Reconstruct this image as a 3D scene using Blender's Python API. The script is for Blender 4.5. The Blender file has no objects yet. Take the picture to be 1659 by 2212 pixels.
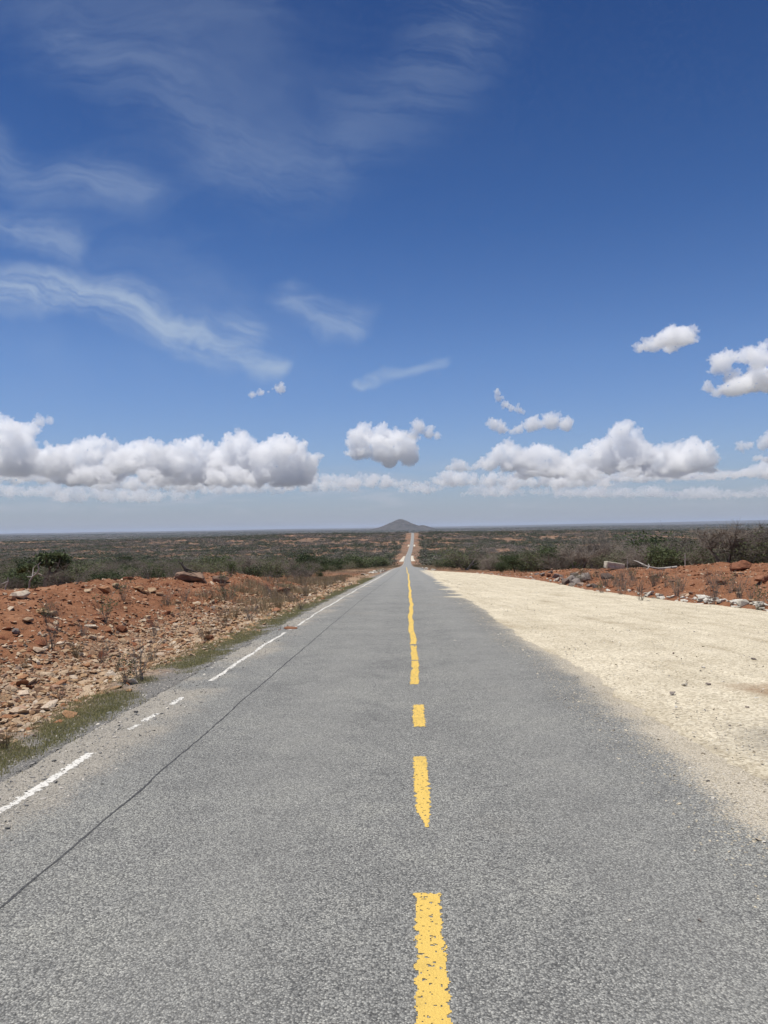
import bpy, bmesh, math, random
import numpy as np
from mathutils import Vector, Matrix, Euler
R = math.radians
scene = bpy.context.scene
COL = scene.collection

# ------------------------------------------------------------------ camera
EYE = 1.58
cam_data = bpy.data.cameras.new('camera')
cam = bpy.data.objects.new('camera', cam_data)
COL.objects.link(cam)
cam.location = (0, 0, EYE)
PITCH, YAW, ROLL = R(1.21), R(1.93), R(-0.93)
cam.matrix_world = (Matrix.Translation((0, 0, EYE)) @ Matrix.Rotation(YAW, 4, 'Z') @ Matrix.Rotation(R(90) + PITCH, 4, 'X') @ Matrix.Rotation(ROLL, 4, 'Z'))
cam_data.sensor_fit = 'VERTICAL'; cam_data.sensor_height = 36; cam_data.lens = 26
cam_data.clip_start = 0.05; cam_data.clip_end = 200000
scene.camera = cam
CM = cam.matrix_world.to_3x3()
def ray(px, py):
    """unit world direction through a point of the photograph (2212 rows)"""
    f = 2212 * 26 / 36
    return (CM @ Vector((px - 829.5, 1106 - py, -f))).normalized()

# ------------------------------------------------------------------ light
SUN_EL, SUN_AZ = R(77), R(-105)          # azimuth from +Y towards +X
sun_dir = Vector((math.sin(SUN_AZ) * math.cos(SUN_EL), math.cos(SUN_AZ) * math.cos(SUN_EL), math.sin(SUN_EL)))
sd = bpy.data.lights.new('sun', 'SUN'); sd.energy = 4.3; sd.angle = R(0.53); sd.color = (1, 0.955, 0.88)
sun = bpy.data.objects.new('sun', sd); COL.objects.link(sun)
sun.rotation_euler = (-sun_dir).to_track_quat('-Z', 'Y').to_euler()
scene.view_settings.view_transform = 'Standard'
scene.view_settings.look = 'None'
scene.view_settings.exposure = 0.30
scene.view_settings.gamma = 1
scene.cycles.max_bounces = 22
scene.cycles.volume_bounces = 22
scene.cycles.diffuse_bounces = 2
scene.cycles.glossy_bounces = 2
scene.cycles.use_adaptive_sampling = True
scene.cycles.adaptive_threshold = 0.012
scene.cycles.adaptive_min_samples = 12

# ------------------------------------------------------------------ node expressions
class X:
    """a socket that can be added, multiplied ... : every operation becomes a Math node"""
    def __init__(s, t, o): s.t, s.o = t, o
    def op(s, k, *a, clamp=False):
        n = s.t.nodes.new('ShaderNodeMath'); n.operation = k; n.use_clamp = clamp
        for i, v in enumerate((s,) + a):
            if isinstance(v, X): s.t.links.new(v.o, n.inputs[i])
            else: n.inputs[i].default_value = v
        return X(s.t, n.outputs[0])
    def __add__(s, b): return s.op('ADD', b)
    def __radd__(s, b): return s.op('ADD', b)
    def __sub__(s, b): return s.op('SUBTRACT', b)
    def __rsub__(s, b): return (s * -1) + b
    def __mul__(s, b): return s.op('MULTIPLY', b)
    def __rmul__(s, b): return s.op('MULTIPLY', b)
    def __truediv__(s, b): return s.op('DIVIDE', b)
    def __pow__(s, b): return s.op('POWER', b)
    def max(s, b): return s.op('MAXIMUM', b)
    def min(s, b): return s.op('MINIMUM', b)
    def clamp(s): return s.op('ADD', 0.0, clamp=True)
    def exp(s): return s.op('EXPONENT')
    def sstep(s, a, b, lo=0.0, hi=1.0):
        n = s.t.nodes.new('ShaderNodeMapRange'); n.interpolation_type = 'SMOOTHSTEP'
        s.t.links.new(s.o, n.inputs[0])
        for i, v in zip((1, 2, 3, 4), (a, b, lo, hi)): n.inputs[i].default_value = v
        return X(s.t, n.outputs[0])
def comb(t, x, y, z=0.0):
    n = t.nodes.new('ShaderNodeCombineXYZ')
    for i, v in enumerate((x, y, z)):
        if isinstance(v, X): t.links.new(v.o, n.inputs[i])
        else: n.inputs[i].default_value = v
    return X(t, n.outputs[0])
def noise(t, vec, scale, detail=4, rough=0.55, dist=0.0, lac=2.0, out=0, dim='3D'):
    n = t.nodes.new('ShaderNodeTexNoise'); n.noise_dimensions = dim
    t.links.new(vec.o, n.inputs['Vector'])
    for k, v in (('Scale', scale), ('Detail', detail), ('Roughness', rough), ('Distortion', dist), ('Lacunarity', lac)):
        n.inputs[k].default_value = v
    return X(t, n.outputs[out])
def voro(t, vec, scale, feature='F1', rnd=1.0, out='Distance'):
    n = t.nodes.new('ShaderNodeTexVoronoi'); n.feature = feature
    t.links.new(vec.o, n.inputs['Vector']); n.inputs['Scale'].default_value = scale; n.inputs['Randomness'].default_value = rnd
    return X(t, n.outputs[out])
def mixc(t, fac, a, b, mode='MIX'):
    n = t.nodes.new('ShaderNodeMix'); n.data_type = 'RGBA'; n.blend_type = mode
    for s, v in ((n.inputs[0], fac), (n.inputs[6], a), (n.inputs[7], b)):
        if isinstance(v, X): t.links.new(v.o, s)
        elif isinstance(v, (int, float)): s.default_value = v
        else: s.default_value = (*v, 1)
    return X(t, n.outputs[2])
def ramp(t, fac, stops, interp='LINEAR'):
    n = t.nodes.new('ShaderNodeValToRGB'); n.color_ramp.interpolation = interp
    t.links.new(fac.o, n.inputs[0])
    e = n.color_ramp.elements
    while len(e) < len(stops): e.new(0.5)
    for q, (p, c) in zip(e, stops):
        q.position = p; q.color = (*c, 1) if len(c) == 3 else c
    return X(t, n.outputs[0])

# ------------------------------------------------------------------ sky
def build_world():
    w = bpy.data.worlds.new('World'); scene.world = w; w.use_nodes = True
    t = w.node_tree; t.nodes.clear()
    def gn(px, py):
        d = ray(px, py); return d.x / d.y, d.z / d.y
    def vm(kind, a, b=None, sc=None):
        n = t.nodes.new('ShaderNodeVectorMath'); n.operation = kind
        for i, v in enumerate((a, b)):
            if isinstance(v, X): t.links.new(v.o, n.inputs[i])
            elif v is not None: n.inputs[i].default_value = v
        if sc is not None: t.links.new(sc.o, n.inputs['Scale'])
        return X(t, n.outputs['Value' if kind in ('DOT_PRODUCT', 'DISTANCE', 'LENGTH') else 'Vector'])
    tc = t.nodes.new('ShaderNodeTexCoord')
    sp = t.nodes.new('ShaderNodeSeparateXYZ'); t.links.new(tc.outputs['Generated'], sp.inputs[0]); dx, dy, dz = (X(t, sp.outputs[i]) for i in range(3))
    sky = t.nodes.new('ShaderNodeTexSky'); sky.sky_type = 'NISHITA'; sky.sun_disc = False
    sky.sun_elevation = SUN_EL; sky.sun_rotation = SUN_AZ
    sky.altitude = 300; sky.air_density = 1.0; sky.dust_density = 0.3; sky.ozone_density = 2.0
    up = dz.max(0.0)
    tint = ramp(t, up, [(0.0, (.50, .60, .84)), (0.10, (.54, .65, .89)), (0.22, (.49, .63, .87)), (0.38, (.305, .47, .73)), (0.60, (.175, .31, .545)), (1.0, (.13, .25, .46))])
    clear = mixc(t, 1.0, X(t, sky.outputs[0]), tint, 'MULTIPLY')
    # dust haze lying along the whole horizon
    HAZE = (2.75, 3.04, 3.60)
    h = (up * -14.5).exp() * 0.98
    plain = mixc(t, h, clear, HAZE)
    # high thin ice cloud
    yy = dy.max(0.2); a, b = dx / yy, dz / yy
    q = comb(t, a, b)
    w1 = noise(t, q, 2.6, 2, 0.5, out=1, dim='2D')
    q1 = vm('MULTIPLY_ADD', w1, (0.16, 0.13, 0)); t.links.new(q.o, q1.o.node.inputs[2])
    w2 = noise(t, q1, 13.0, 3, 0.6, out=1, dim='2D')
    q2 = vm('MULTIPLY_ADD', w2, (0.045, 0.035, 0)); t.links.new(q1.o, q2.o.node.inputs[2])
    off = Vector((0.08 + 0.0225, 0.065 + 0.0175, 0))
    streaks = [  # points of the photograph's sky, half-width, strength
        ([(-60, 640), (190, 650), (350, 700), (500, 755)], 40, .72), ([(440, 745), (550, 715)], 30, .40), ([(480, 748), (630, 806)], 22, .66),
        ([(650, 650), (745, 690), (800, 697)], 32, .44), ([(810, 816), (950, 800)], 10, .55), ([(0, 505), (170, 560)], 36, .36),
        ([(0, 330), (110, 420), (245, 435)], 46, .24), ([(180, 70), (330, 190), (440, 320), (560, 380), (720, 350), (850, 230), (990, -10)], 95, .13), ([(920, 130), (990, -30)], 36, .17)]
    dens = None
    for pts, hw, st in streaks:
        P = [Vector((*gn(*p), 0)) for p in pts]; m = None
        for A, B in zip(P, P[1:]):
            ba = B - A; pa = vm('SUBTRACT', q2, A + off)
            hh = vm('DOT_PRODUCT', pa, ba / ba.dot(ba)).clamp()
            dd = vm('DISTANCE', pa, vm('SCALE', ba, None, hh))
            m = dd if m is None else m.min(dd)
        k = m.sstep(0.0, hw * 1.7 / 1597, st, 0.0)
        dens = k if dens is None else dens.max(k)
    fib = noise(t, comb(t, vm('DOT_PRODUCT', q2, (5.3, -1.5, 0)), vm('DOT_PRODUCT', q2, (8.6, 30.5, 0))), 1.0, 7, 0.64, 0.2, dim='2D')
    veil = noise(t, vm('MULTIPLY', q2, (1.6, 3.4, 0)), 1.0, 5, 0.6, 0.3, dim='2D').sstep(0.42, 0.80)
    left = a.sstep(0.22, -0.25)
    dens = (dens * (fib.sstep(0.27, 0.70) * 0.86 + 0.14) + veil * (left * 0.13 + 0.03) * up.sstep(0.1, 0.3)).clamp()
    c = mixc(t, h, mixc(t, dens, clear, (3.7, 4.5, 5.6)), HAZE)
    # flat far cloud decks dissolving in the haze
    lay = noise(t, vm('MULTIPLY', q, (9.0, 70.0, 0)), 1.0, 5, 0.62, 0.4, dim='2D').sstep(0.45, 0.75) * up.sstep(0.012, 0.04) * up.sstep(0.10, 0.05)
    c = mixc(t, lay * 0.40, c, (4.2, 4.3, 4.9))
    def bg(col):
        n = t.nodes.new('ShaderNodeBackground'); n.inputs[1].default_value = 0.10; t.links.new(col.o, n.inputs[0]); return n.outputs[0]
    mx = t.nodes.new('ShaderNodeMixShader'); t.links.new(dy.sstep(0.2, 0.5).o, mx.inputs[0])
    t.links.new(bg(plain), mx.inputs[1]); t.links.new(bg(c), mx.inputs[2])
    o = t.nodes.new('ShaderNodeOutputWorld'); t.links.new(mx.outputs[0], o.inputs[0])
build_world()

# ------------------------------------------------------------------ numpy noise
class Noise3:
    def __init__(s, seed):
        r = np.random.default_rng(seed); s.p = np.concatenate([r.permutation(256)] * 3)
        g = r.normal(size=(256, 3)); s.g = g / np.linalg.norm(g, axis=1)[:, None]
    def __call__(s, P):
        P = np.asarray(P, float); i = np.floor(P).astype(int); f = P - i; i &= 255
        u = f * f * f * (f * (f * 6 - 15) + 10)
        def c(a, b, d):
            h = s.p[s.p[s.p[i[:, 0] + a] + i[:, 1] + b] + i[:, 2] + d]
            return ((f - (a, b, d)) * s.g[h]).sum(1)
        def l(t_, a, b): return a + t_ * (b - a)
        return l(u[:, 2], l(u[:, 1], l(u[:, 0], c(0, 0, 0), c(1, 0, 0)), l(u[:, 0], c(0, 1, 0), c(1, 1, 0))),
                 l(u[:, 1], l(u[:, 0], c(0, 0, 1), c(1, 0, 1)), l(u[:, 0], c(0, 1, 1), c(1, 1, 1))))
NZ = Noise3(7)
def fbm(P, oct=4, gain=0.5, lac=2.03):
    v, a = 0, 1.0
    for k in range(oct):
        v = v + a * NZ(P * lac ** k + 17.3 * k); a *= gain
    return v

ICO = {}
def ico(n):
    if n not in ICO:
        b = bmesh.new(); bmesh.ops.create_icosphere(b, subdivisions=n, radius=1)
        ICO[n] = (np.array([v.co[:] for v in b.verts]), np.array([[v.index for v in f.verts] for f in b.faces])); b.free()
    return ICO[n]
def mesh_np(name, V, F):
    me = bpy.data.meshes.new(name)
    V = np.asarray(V, np.float32); F = np.asarray(F, np.int32)
    me.vertices.add(len(V)); me.vertices.foreach_set('co', V.ravel())
    k = F.shape[1]
    me.loops.add(F.size); me.loops.foreach_set('vertex_index', F.ravel())
    me.polygons.add(len(F)); me.polygons.foreach_set('loop_start', np.arange(0, F.size, k, dtype=np.int32))
    me.update(calc_edges=True); me.validate()
    return me

# ------------------------------------------------------------------ terrain heights
def hermite(xs, ys):
    xs, ys = np.array(xs, float), np.array(ys, float)
    m = np.gradient(ys, xs)
    def f(x):
        x = np.clip(np.asarray(x, float), xs[0], xs[-1])
        i = np.clip(np.searchsorted(xs, x) - 1, 0, len(xs) - 2)
        h = xs[i + 1] - xs[i]; t = (x - xs[i]) / h
        return ((2 * t**3 - 3 * t**2 + 1) * ys[i] + (t**3 - 2 * t**2 + t) * h * m[i] + (-2 * t**3 + 3 * t**2) * ys[i + 1] + (t**3 - t**2) * h * m[i + 1])
    return f
prof = hermite([-300, -60, -20, 0, 23, 63.8, 162.7, 330, 582, 805, 1204, 1560, 1720, 1850, 2200, 3000, 4500, 8000, 70000],
               [5, 2.0, .7, 0, -.87, -2.75, -7.45, -15.9, -26.4, -30.9, -27.2, -15.5, -12.2, -12.6, -21, -34, -37, -34, -34])
cxf = hermite([-300, 0, 36, 68, 120, 330, 582, 805, 1000, 1204, 1680, 2500, 60000], [.05, .05, .0, -.12, -.45, -1.36, -1.9, -2.0, .6, 3.4, 7.6, 4, 4])
edge_r = hermite([-300, -20, 12, 19, 23, 30, 47, 61, 76, 92, 112, 130, 400], [10.5, 10.5, 10.0, 9.3, 8.6, 8.0, 8.4, 8.2, 7.7, 5.9, 3.6, 3.2, 3.2])
def sst(x, a, b):
    t = np.clip((np.asarray(x, float) - a) / (b - a), 0, 1); return t * t * (3 - 2 * t)
def n2(x, y, s, o=3, k=0.0): return fbm(np.stack([x / s, y / s, np.full_like(x, k)], 1), o)
def ground(x, y, detail=True):
    """height of the open ground, without road and lay-by surfacing"""
    x = np.atleast_1d(np.asarray(x, float)); y = np.atleast_1d(np.asarray(y, float))
    r = np.hypot(x, y); c = cxf(y); s = x - c
    z = prof(y)
    off = sst(np.abs(s), 14, 120)
    z = z - 7 * off * sst(np.abs(x), 80, 900) * sst(y, 900, 1600) * (1 - sst(y, 2500, 4500))
    z = z + off * (n2(x, y, 260, 3, 1.5) * 3.0 * sst(r, 150, 600) + n2(x, y, 60, 2, 4.5) * 0.7 * sst(r, 40, 200))
    # far country: low swells, rising a little to the right
    z = z + sst(r, 5000, 9000) * (n2(x, y, 5200, 3, 9.5) * 14 + sst(r, 17000, 34000) * (25 + 55 * sst(x / np.maximum(r, 1), .0, .5) + n2(x, y, 4000, 3, 3.3) * 45))
    m = r < 140
    if m.any():
        X_, Y_, S_ = x[m], y[m], s[m]
        lump = n2(X_, Y_, 2.6, 3, .5); big = n2(X_, Y_, 7.0, 2, 2.5)
        lat = S_ + 0.5 * big
        hl = (0.95 - .25 * big + .3 * lump) * (1 - sst(Y_, 34, 62))
        berm = hl * sst(-lat, 5.2, 9.0) * (1 - .9 * sst(-lat, 10.2, 15.5))
        ditch = -0.05 * sst(-S_, 2.9, 3.4) - .10 * sst(-S_, 3.5, 4.6) * (1 - sst(Y_, 60, 120))
        e = edge_r(Y_)
        hr = (.62 + .18 * big + .22 * lump + .40 * sst(np.hypot(X_ - 23, Y_ - 40), 11, 3)) * (1 - sst(Y_, 52, 80))
        berm2 = hr * sst(S_ - e + .3 * big, .2, 4.2) * (1 - .9 * sst(S_ - e, 9, 17))
        curb = .10 * np.exp(-((S_ - e - .15) / .3) ** 2) * (1 - sst(Y_, 60, 90))
        dz = berm + ditch + berm2 + curb
        if detail:
            rough = sst(np.abs(S_), 3.0, 5.0) * np.where(S_ > 0, sst(S_ - e, -.1, .8), 1.0)
            dz = dz + rough * (n2(X_, Y_, 1.0, 3, 7.7) * .20 + n2(X_, Y_, .28, 2, 6.1) * .05)
        bed = np.where((S_ > -3.0) & (S_ < e - 0.05), -.03, 0.0)
        z[m] += dz * (1 - sst(r[m], 110, 140)) + bed
    far = ~m
    z[far] += np.where(np.abs(s[far]) < 3.2, -.05 - .3 * sst(r[far], 300, 1500), 0)
    return z
def gz(x, y): return float(ground([x], [y])[0])
def at(px, py, lift=0.0):
    """where the sight line through a point of the photograph (2212 rows) meets the ground"""
    d = ray(px, py); t = np.geomspace(2, 6000, 5000)
    z = ground(d.x * t, d.y * t) + lift
    k = np.argmax(EYE + d.z * t < z)
    return float(d.x * t[k]), float(d.y * t[k])
def along(px, dist):
    """the spot at that distance ahead, on the bearing of a column of the photograph"""
    d = ray(px, 1200); return d.x / d.y * dist, dist

# ------------------------------------------------------------------ objects
def tag(o, label=None, cat=None, group=None, kind=None):
    for k, v in (('label', label), ('category', cat), ('group', group), ('kind', kind)):
        if v: o[k] = v
    return o
def new(name, data, mat=None, parent=None, loc=None):
    o = bpy.data.objects.new(name, data); COL.objects.link(o)
    if mat and data and not data.materials: data.materials.append(mat)
    if parent: o.parent = parent
    if loc is not None: o.location = loc
    return o
def mat(name, build, rough=0.9, spec=0.2):
    m = bpy.data.materials.new(name); m.use_nodes = True
    t = m.node_tree; b = t.nodes['Principled BSDF']
    b.inputs['Roughness'].default_value = rough; b.inputs['Specular IOR Level'].default_value = spec
    build(t, b); return m
def setc(t, b, col): t.links.new(col.o, b.inputs['Base Color'])
def bump(t, b, h, strength, dist):
    n = t.nodes.new('ShaderNodeBump'); n.inputs['Strength'].default_value = strength; n.inputs['Distance'].default_value = dist
    t.links.new(h.o, n.inputs['Height']); t.links.new(n.outputs[0], b.inputs['Normal'])
def pos(t): return X(t, t.nodes.new('ShaderNodeNewGeometry').outputs['Position'])
def xyz(t, v):
    n = t.nodes.new('ShaderNodeSeparateXYZ'); t.links.new(v.o, n.inputs[0]); return [X(t, n.outputs[i]) for i in range(3)]
def rnd_of(t): return X(t, t.nodes.new('ShaderNodeObjectInfo').outputs['Random'])
def objc(t): return X(t, t.nodes.new('ShaderNodeTexCoord').outputs['Object'])

# ------------------------------------------------------------------ ground materials
def m_ground(t, b):
    P = pos(t); x, y, z = xyz(t, P)
    n1 = noise(t, P, 0.9, 4, 0.6); nf = noise(t, P, 9.0, 4, 0.6); nc = noise(t, P, 0.012, 5, 0.6); nm = noise(t, P, 0.10, 3, .55)
    red = ramp(t, n1 * .6 + nf * .4, [(.28, (.125, .053, .028)), (.45, (.200, .090, .047)), (.60, (.260, .128, .070)), (.75, (.36, .225, .14))])
    litter = ramp(t, nf * .5 + nm * .5, [(.35, (.10, .065, .045)), (.5, (.16, .105, .07)), (.68, (.24, .165, .11))])
    stone = ramp(t, voro(t, P, 16.0, out='Color').op('ADD', 0.0) * .75 + nf * .25, [(.10, (.10, .062, .040)), (.35, (.22, .14, .088)), (.6, (.34, .235, .15)), (.85, (.44, .34, .24))])
    chips = ramp(t, noise(t, P, 70, 3, .7), [(.3, (.07, .068, .066)), (.5, (.16, .155, .145)), (.7, (.33, .31, .28))])
    # open country: bare red earth in patches between litter-covered ground
    r2 = (x * x + y * y) ** .5
    patch = (nc * .7 + nm * .3).sstep(.44, .56)
    vergeclear = (x - 2 + (nm - .5) * 16).op('ABSOLUTE').sstep(17, 9) * nm.sstep(.3, .6)
    open_ = mixc(t, patch.max(vergeclear * .35), litter, mixc(t, nm.sstep(.45, .62), (.215, .105, .06), (.28, .19, .12)))
    farm = mixc(t, r2.sstep(2300, 4200), open_, ramp(t, noise(t, P, .004, 8, .68), [(.36, (.05, .056, .045)), (.5, (.075, .072, .062)), (.66, (.12, .095, .08))]))
    xw = x + (noise(t, P, .55, 3, .6) - .5) * 2.2
    near = y.sstep(120, 75)
    # left: red bank, then the pale rubble strip, then grey chippings beside the tar
    strip = xw.sstep(-6.6, -5.2) * xw.sstep(-2.6, -3.4)
    bank = x.op('ABSOLUTE').sstep(32, 17) * near
    c = mixc(t, bank, farm, red)
    c = mixc(t, strip * near, c, stone)
    xs = x + (noise(t, P, 1.6, 3, .6) - .5) * 1.1
    c = mixc(t, xs.sstep(-4.15, -3.2) * x.sstep(3.3, 2.8) * y.sstep(400, 200), c, chips)
    # pale spill along the lay-by edge
    setc(t, b, c)
    hgt = voro(t, P, 9.0) * -.5 + nf * .6 + noise(t, P, 40, 3, .6) * .35
    bump(t, b, hgt, .9, .06)
def m_asphalt(t, b):
    u = t.nodes.new('ShaderNodeUVMap'); U = X(t, u.outputs[0]); s, y, _ = xyz(t, U)
    P = U
    v = voro(t, P, 118, out='Color'); ch, cg, _ = xyz(t, v)
    d = voro(t, P, 118)
    mott = noise(t, P, .8, 5, .62); wide = noise(t, P, 4.0, 3, .55)
    chip = ramp(t, ch, [(.0, (.104, .105, .100)), (.25, (.188, .188, .176)), (.55, (.270, .269, .249)), (.85, (.350, .347, .316)), (1, (.48, .475, .43))])
    c = mixc(t, d.sstep(.45, .8) * .65, chip, (.075, .073, .070))
    far = y.sstep(14, 60)
    c = mixc(t, far, c, (.230, .231, .219))
    c = mixc(t, 1.0, c, ramp(t, mott * .65 + wide * .35, [(.3, (.76, .76, .77)), (.5, (1, 1, 1)), (.7, (1.2, 1.195, 1.16))]), 'MULTIPLY')
    # paths polished by wheels, a little paler and browner with dust
    wheel = (s + .95).op('ABSOLUTE').sstep(.55, .1).max((s - 1.05).op('ABSOLUTE').sstep(.5, .1))
    c = mixc(t, wheel * .16, c, (.30, .295, .27))
    # pale gravel dust drifted over the edges
    e = s + (noise(t, P, .7, 5, .65) - .5) * .9
    grain = noise(t, P, 48, 4, .75)
    dr = (e.sstep(1.35, 2.4) * 1.5 + grain * 2.6 - 1.95).sstep(.0, .6) * e.sstep(1.0, 1.5) * y.sstep(130, 95)
    c = mixc(t, dr * .92, c, ramp(t, grain * .5 + ch * .5, [(.2, (.27, .235, .18)), (.42, (.46, .40, .305)), (.62, (.60, .53, .41)), (.85, (.72, .66, .54))]))
    dl = (e.sstep(-1.75, -2.7) * (noise(t, P, .45, 3, .6).sstep(.36, .62) * .75 + .35) + grain * 2.4 - 1.62).sstep(.0, .5) * e.sstep(-1.6, -1.9)
    c = mixc(t, dl * .6, c, ramp(t, grain * .5 + ch * .5, [(.2, (.20, .18, .145)), (.45, (.38, .335, .265)), (.8, (.56, .50, .41))]))
    c = mixc(t, noise(t, P, .33, 4, .65).sstep(.58, .75) * grain.sstep(.4, .6) * .45, c, (.30, .26, .20))
    setc(t, b, c)
    bump(t, b, d * -1.0 + grain * .25, .8, .012)
    b.inputs['Roughness'].default_value = .85
def m_gravel(t, b):
    P = pos(t); x, y, _ = xyz(t, P)
    g = noise(t, P, 60, 5, .7); m = noise(t, P, 1.1, 5, .62); v = voro(t, P, 42, out='Color')
    track = noise(t, comb(t, x * 2.6 + y * .25, y * .16), 1.0, 4, .6)
    c = ramp(t, g * .55 + xyz(t, v)[0] * .45, [(.15, (.22, .186, .138)), (.36, (.45, .392, .292)), (.6, (.60, .535, .408)), (.85, (.71, .655, .53))])
    c = mixc(t, 1.0, c, ramp(t, m * .5 + track * .5, [(.30, (.68, .64, .58)), (.45, (.93, .92, .89)), (.62, (1.12, 1.12, 1.11))]), 'MULTIPLY')
    # the damp brown patch with tyre ripples, and grey tar chips near the road edge
    px = (x - 3.95) * (1 / .62); py = (y - 8.3) * (1 / .55)
    pm = ((px * px + py * py) ** .5 + (m - .5) * 1.6).sstep(1.1, .35)
    rip = noise(t, comb(t, x * 5 + y * 2, y * 38 - x * 6), 1.0, 2, .5)
    c = mixc(t, pm * (rip.sstep(.35, .65) * .55 + .3), c, (.25, .145, .075))
    gm = (((x - 3.4) ** 2.0 + (y - 6.1) ** 2.0) ** .5 + (m - .5) * 2.2).sstep(1.25, .3) * g.sstep(.35, .65)
    c = mixc(t, gm * .7, c, (.20, .195, .185))
    setc(t, b, c)
    bump(t, b, g * .6 + voro(t, P, 42) * -.35 + track * 1.2 + noise(t, P, 7, 3, .6) * .35 + rip * pm * .8, .9, .024)
def m_paint(col, dark):
    def f(t, b):
        P = pos(t); g = noise(t, P, 130, 4, .7); m = noise(t, P, 7, 4, .6)
        c = mixc(t, g.sstep(.50, .72) * .55, col, dark)
        c = mixc(t, m.sstep(.5, .75) * .30, c, tuple(.75 * q for q in dark))
        setc(t, b, c); bump(t, b, g + voro(t, P, 105) * -.8, .6, .008)
    return f
M = {}
M['ground'] = mat('red_earth_and_rubble_ground', m_ground, .95, .1)
M['asphalt'] = mat('worn_chip_asphalt', m_asphalt, .88, .25)
M['gravel'] = mat('pale_coral_gravel', m_gravel, .95, .1)
M['yellow'] = mat('yellow_road_paint', m_paint((.66, .455, .115), (.42, .29, .10)), .8)
M['white'] = mat('white_road_paint', m_paint((.66, .64, .585), (.38, .355, .31)), .8)
M['tar'] = mat('bitumen', lambda t, b: setc(t, b, ramp(t, noise(t, pos(t), 60, 3), [(.35, (.035, .035, .036)), (.7, (.10, .10, .098))])), .7)
def stone_mat(name, stops, sc=9.0, bmp=.5):
    def f(t, b):
        P = objc(t); r = rnd_of(t); n = noise(t, P, sc, 4, .62)
        c = ramp(t, r, stops); c = mixc(t, 1.0, c, ramp(t, n, [(.28, (.62, .60, .58)), (.5, (1, 1, 1)), (.72, (1.28, 1.25, 1.2))]), 'MULTIPLY')
        setc(t, b, c); bump(t, b, n, bmp, .02)
    return mat(name, f, .92, .15)
M['rubble'] = stone_mat('mixed_limestone_rubble', [(0, (.34, .235, .145)), (.2, (.46, .36, .25)), (.38, (.27, .165, .095)), (.52, (.54, .46, .36)), (.66, (.25, .11, .055)), (.8, (.42, .285, .165)), (.9, (.30, .17, .09)), (1, (.17, .145, .13))])
M['clod'] = stone_mat('red_earth_clods', [(0, (.12, .046, .025)), (.35, (.20, .082, .042)), (.62, (.27, .13, .07)), (.78, (.36, .23, .145)), (1, (.52, .42, .31))])
M['white_stone'] = stone_mat('white_coral_stone', [(0, (.40, .365, .30)), (.5, (.50, .465, .40)), (1, (.60, .57, .50))])
M['pebble'] = stone_mat('pale_gravel_stones', [(0, (.55, .48, .36)), (.4, (.64, .58, .46)), (.7, (.42, .36, .27)), (.88, (.70, .67, .60)), (1, (.16, .14, .12))])
M['chips'] = stone_mat('grey_road_chippings', [(0, (.17, .168, .16)), (.4, (.27, .262, .245)), (.75, (.40, .375, .335)), (1, (.60, .56, .49))])
M['grey_rock'] = stone_mat('grey_brown_rock', [(0, (.16, .13, .115)), (.35, (.25, .22, .195)), (.6, (.12, .085, .07)), (.8, (.31, .28, .24)), (1, (.24, .12, .07))])
M['red_rock'] = stone_mat('rust_red_rock', [(0, (.20, .085, .045)), (.5, (.25, .12, .07)), (1, (.17, .07, .04))], 5)
M['boulder'] = stone_mat('brown_grey_boulder', [(0, (.20, .13, .095)), (1, (.24, .165, .12))], 2.2, .8)
M['block'] = stone_mat('weathered_cream_block', [(0, (.52, .48, .38)), (1, (.52, .48, .38))], 4)
M['concrete'] = stone_mat('pale_concrete', [(0, (.50, .45, .36)), (1, (.56, .51, .41))], .6)

# ------------------------------------------------------------------ the ground sheet: one polar sheet out to the horizon
def build_ground():
    rs = [0.35]
    while rs[-1] < 45000:
        r = rs[-1]; rs.append(r * (1.06 if r < 2.2 else 1.0105 if r < 62 else 1.016 if r < 300 else 1.025 if r < 3000 else 1.05))
    rs = np.array(rs)
    a = np.concatenate([np.linspace(-38, 38, 520), np.linspace(38, 322, 96)[1:-1]]) * math.pi / 180
    A_, R_ = np.meshgrid(a, rs)
    x = (np.sin(A_) * R_).ravel(); y = (np.cos(A_) * R_).ravel()
    z = ground(x, y)
    nr, na = A_.shape
    i, j = np.meshgrid(np.arange(nr - 1), np.arange(na), indexing='ij')
    k = (j + 1) % na
    F = np.stack([i * na + j, (i + 1) * na + j, (i + 1) * na + k, i * na + k], -1).reshape(-1, 4)[:, ::-1]
    V = np.stack([x, y, z], 1)
    V = np.concatenate([V, [[0, 0, z[0]]]])
    me = mesh_np('ground', V, F)
    bm = bmesh.new(); bm.from_mesh(me); bm.verts.ensure_lookup_table()
    for q in range(na): bm.faces.new((bm.verts[q], bm.verts[(q + 1) % na], bm.verts[len(V) - 1]))
    bm.normal_update(); bm.to_mesh(me); bm.free()
    me.polygons.foreach_set('use_smooth', np.ones(len(me.polygons), bool))
    tag(new('ground', me, M['ground']), 'red earth plain with rubble banks and scrub litter running to the horizon', 'ground', kind='structure')
build_ground()

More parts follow.
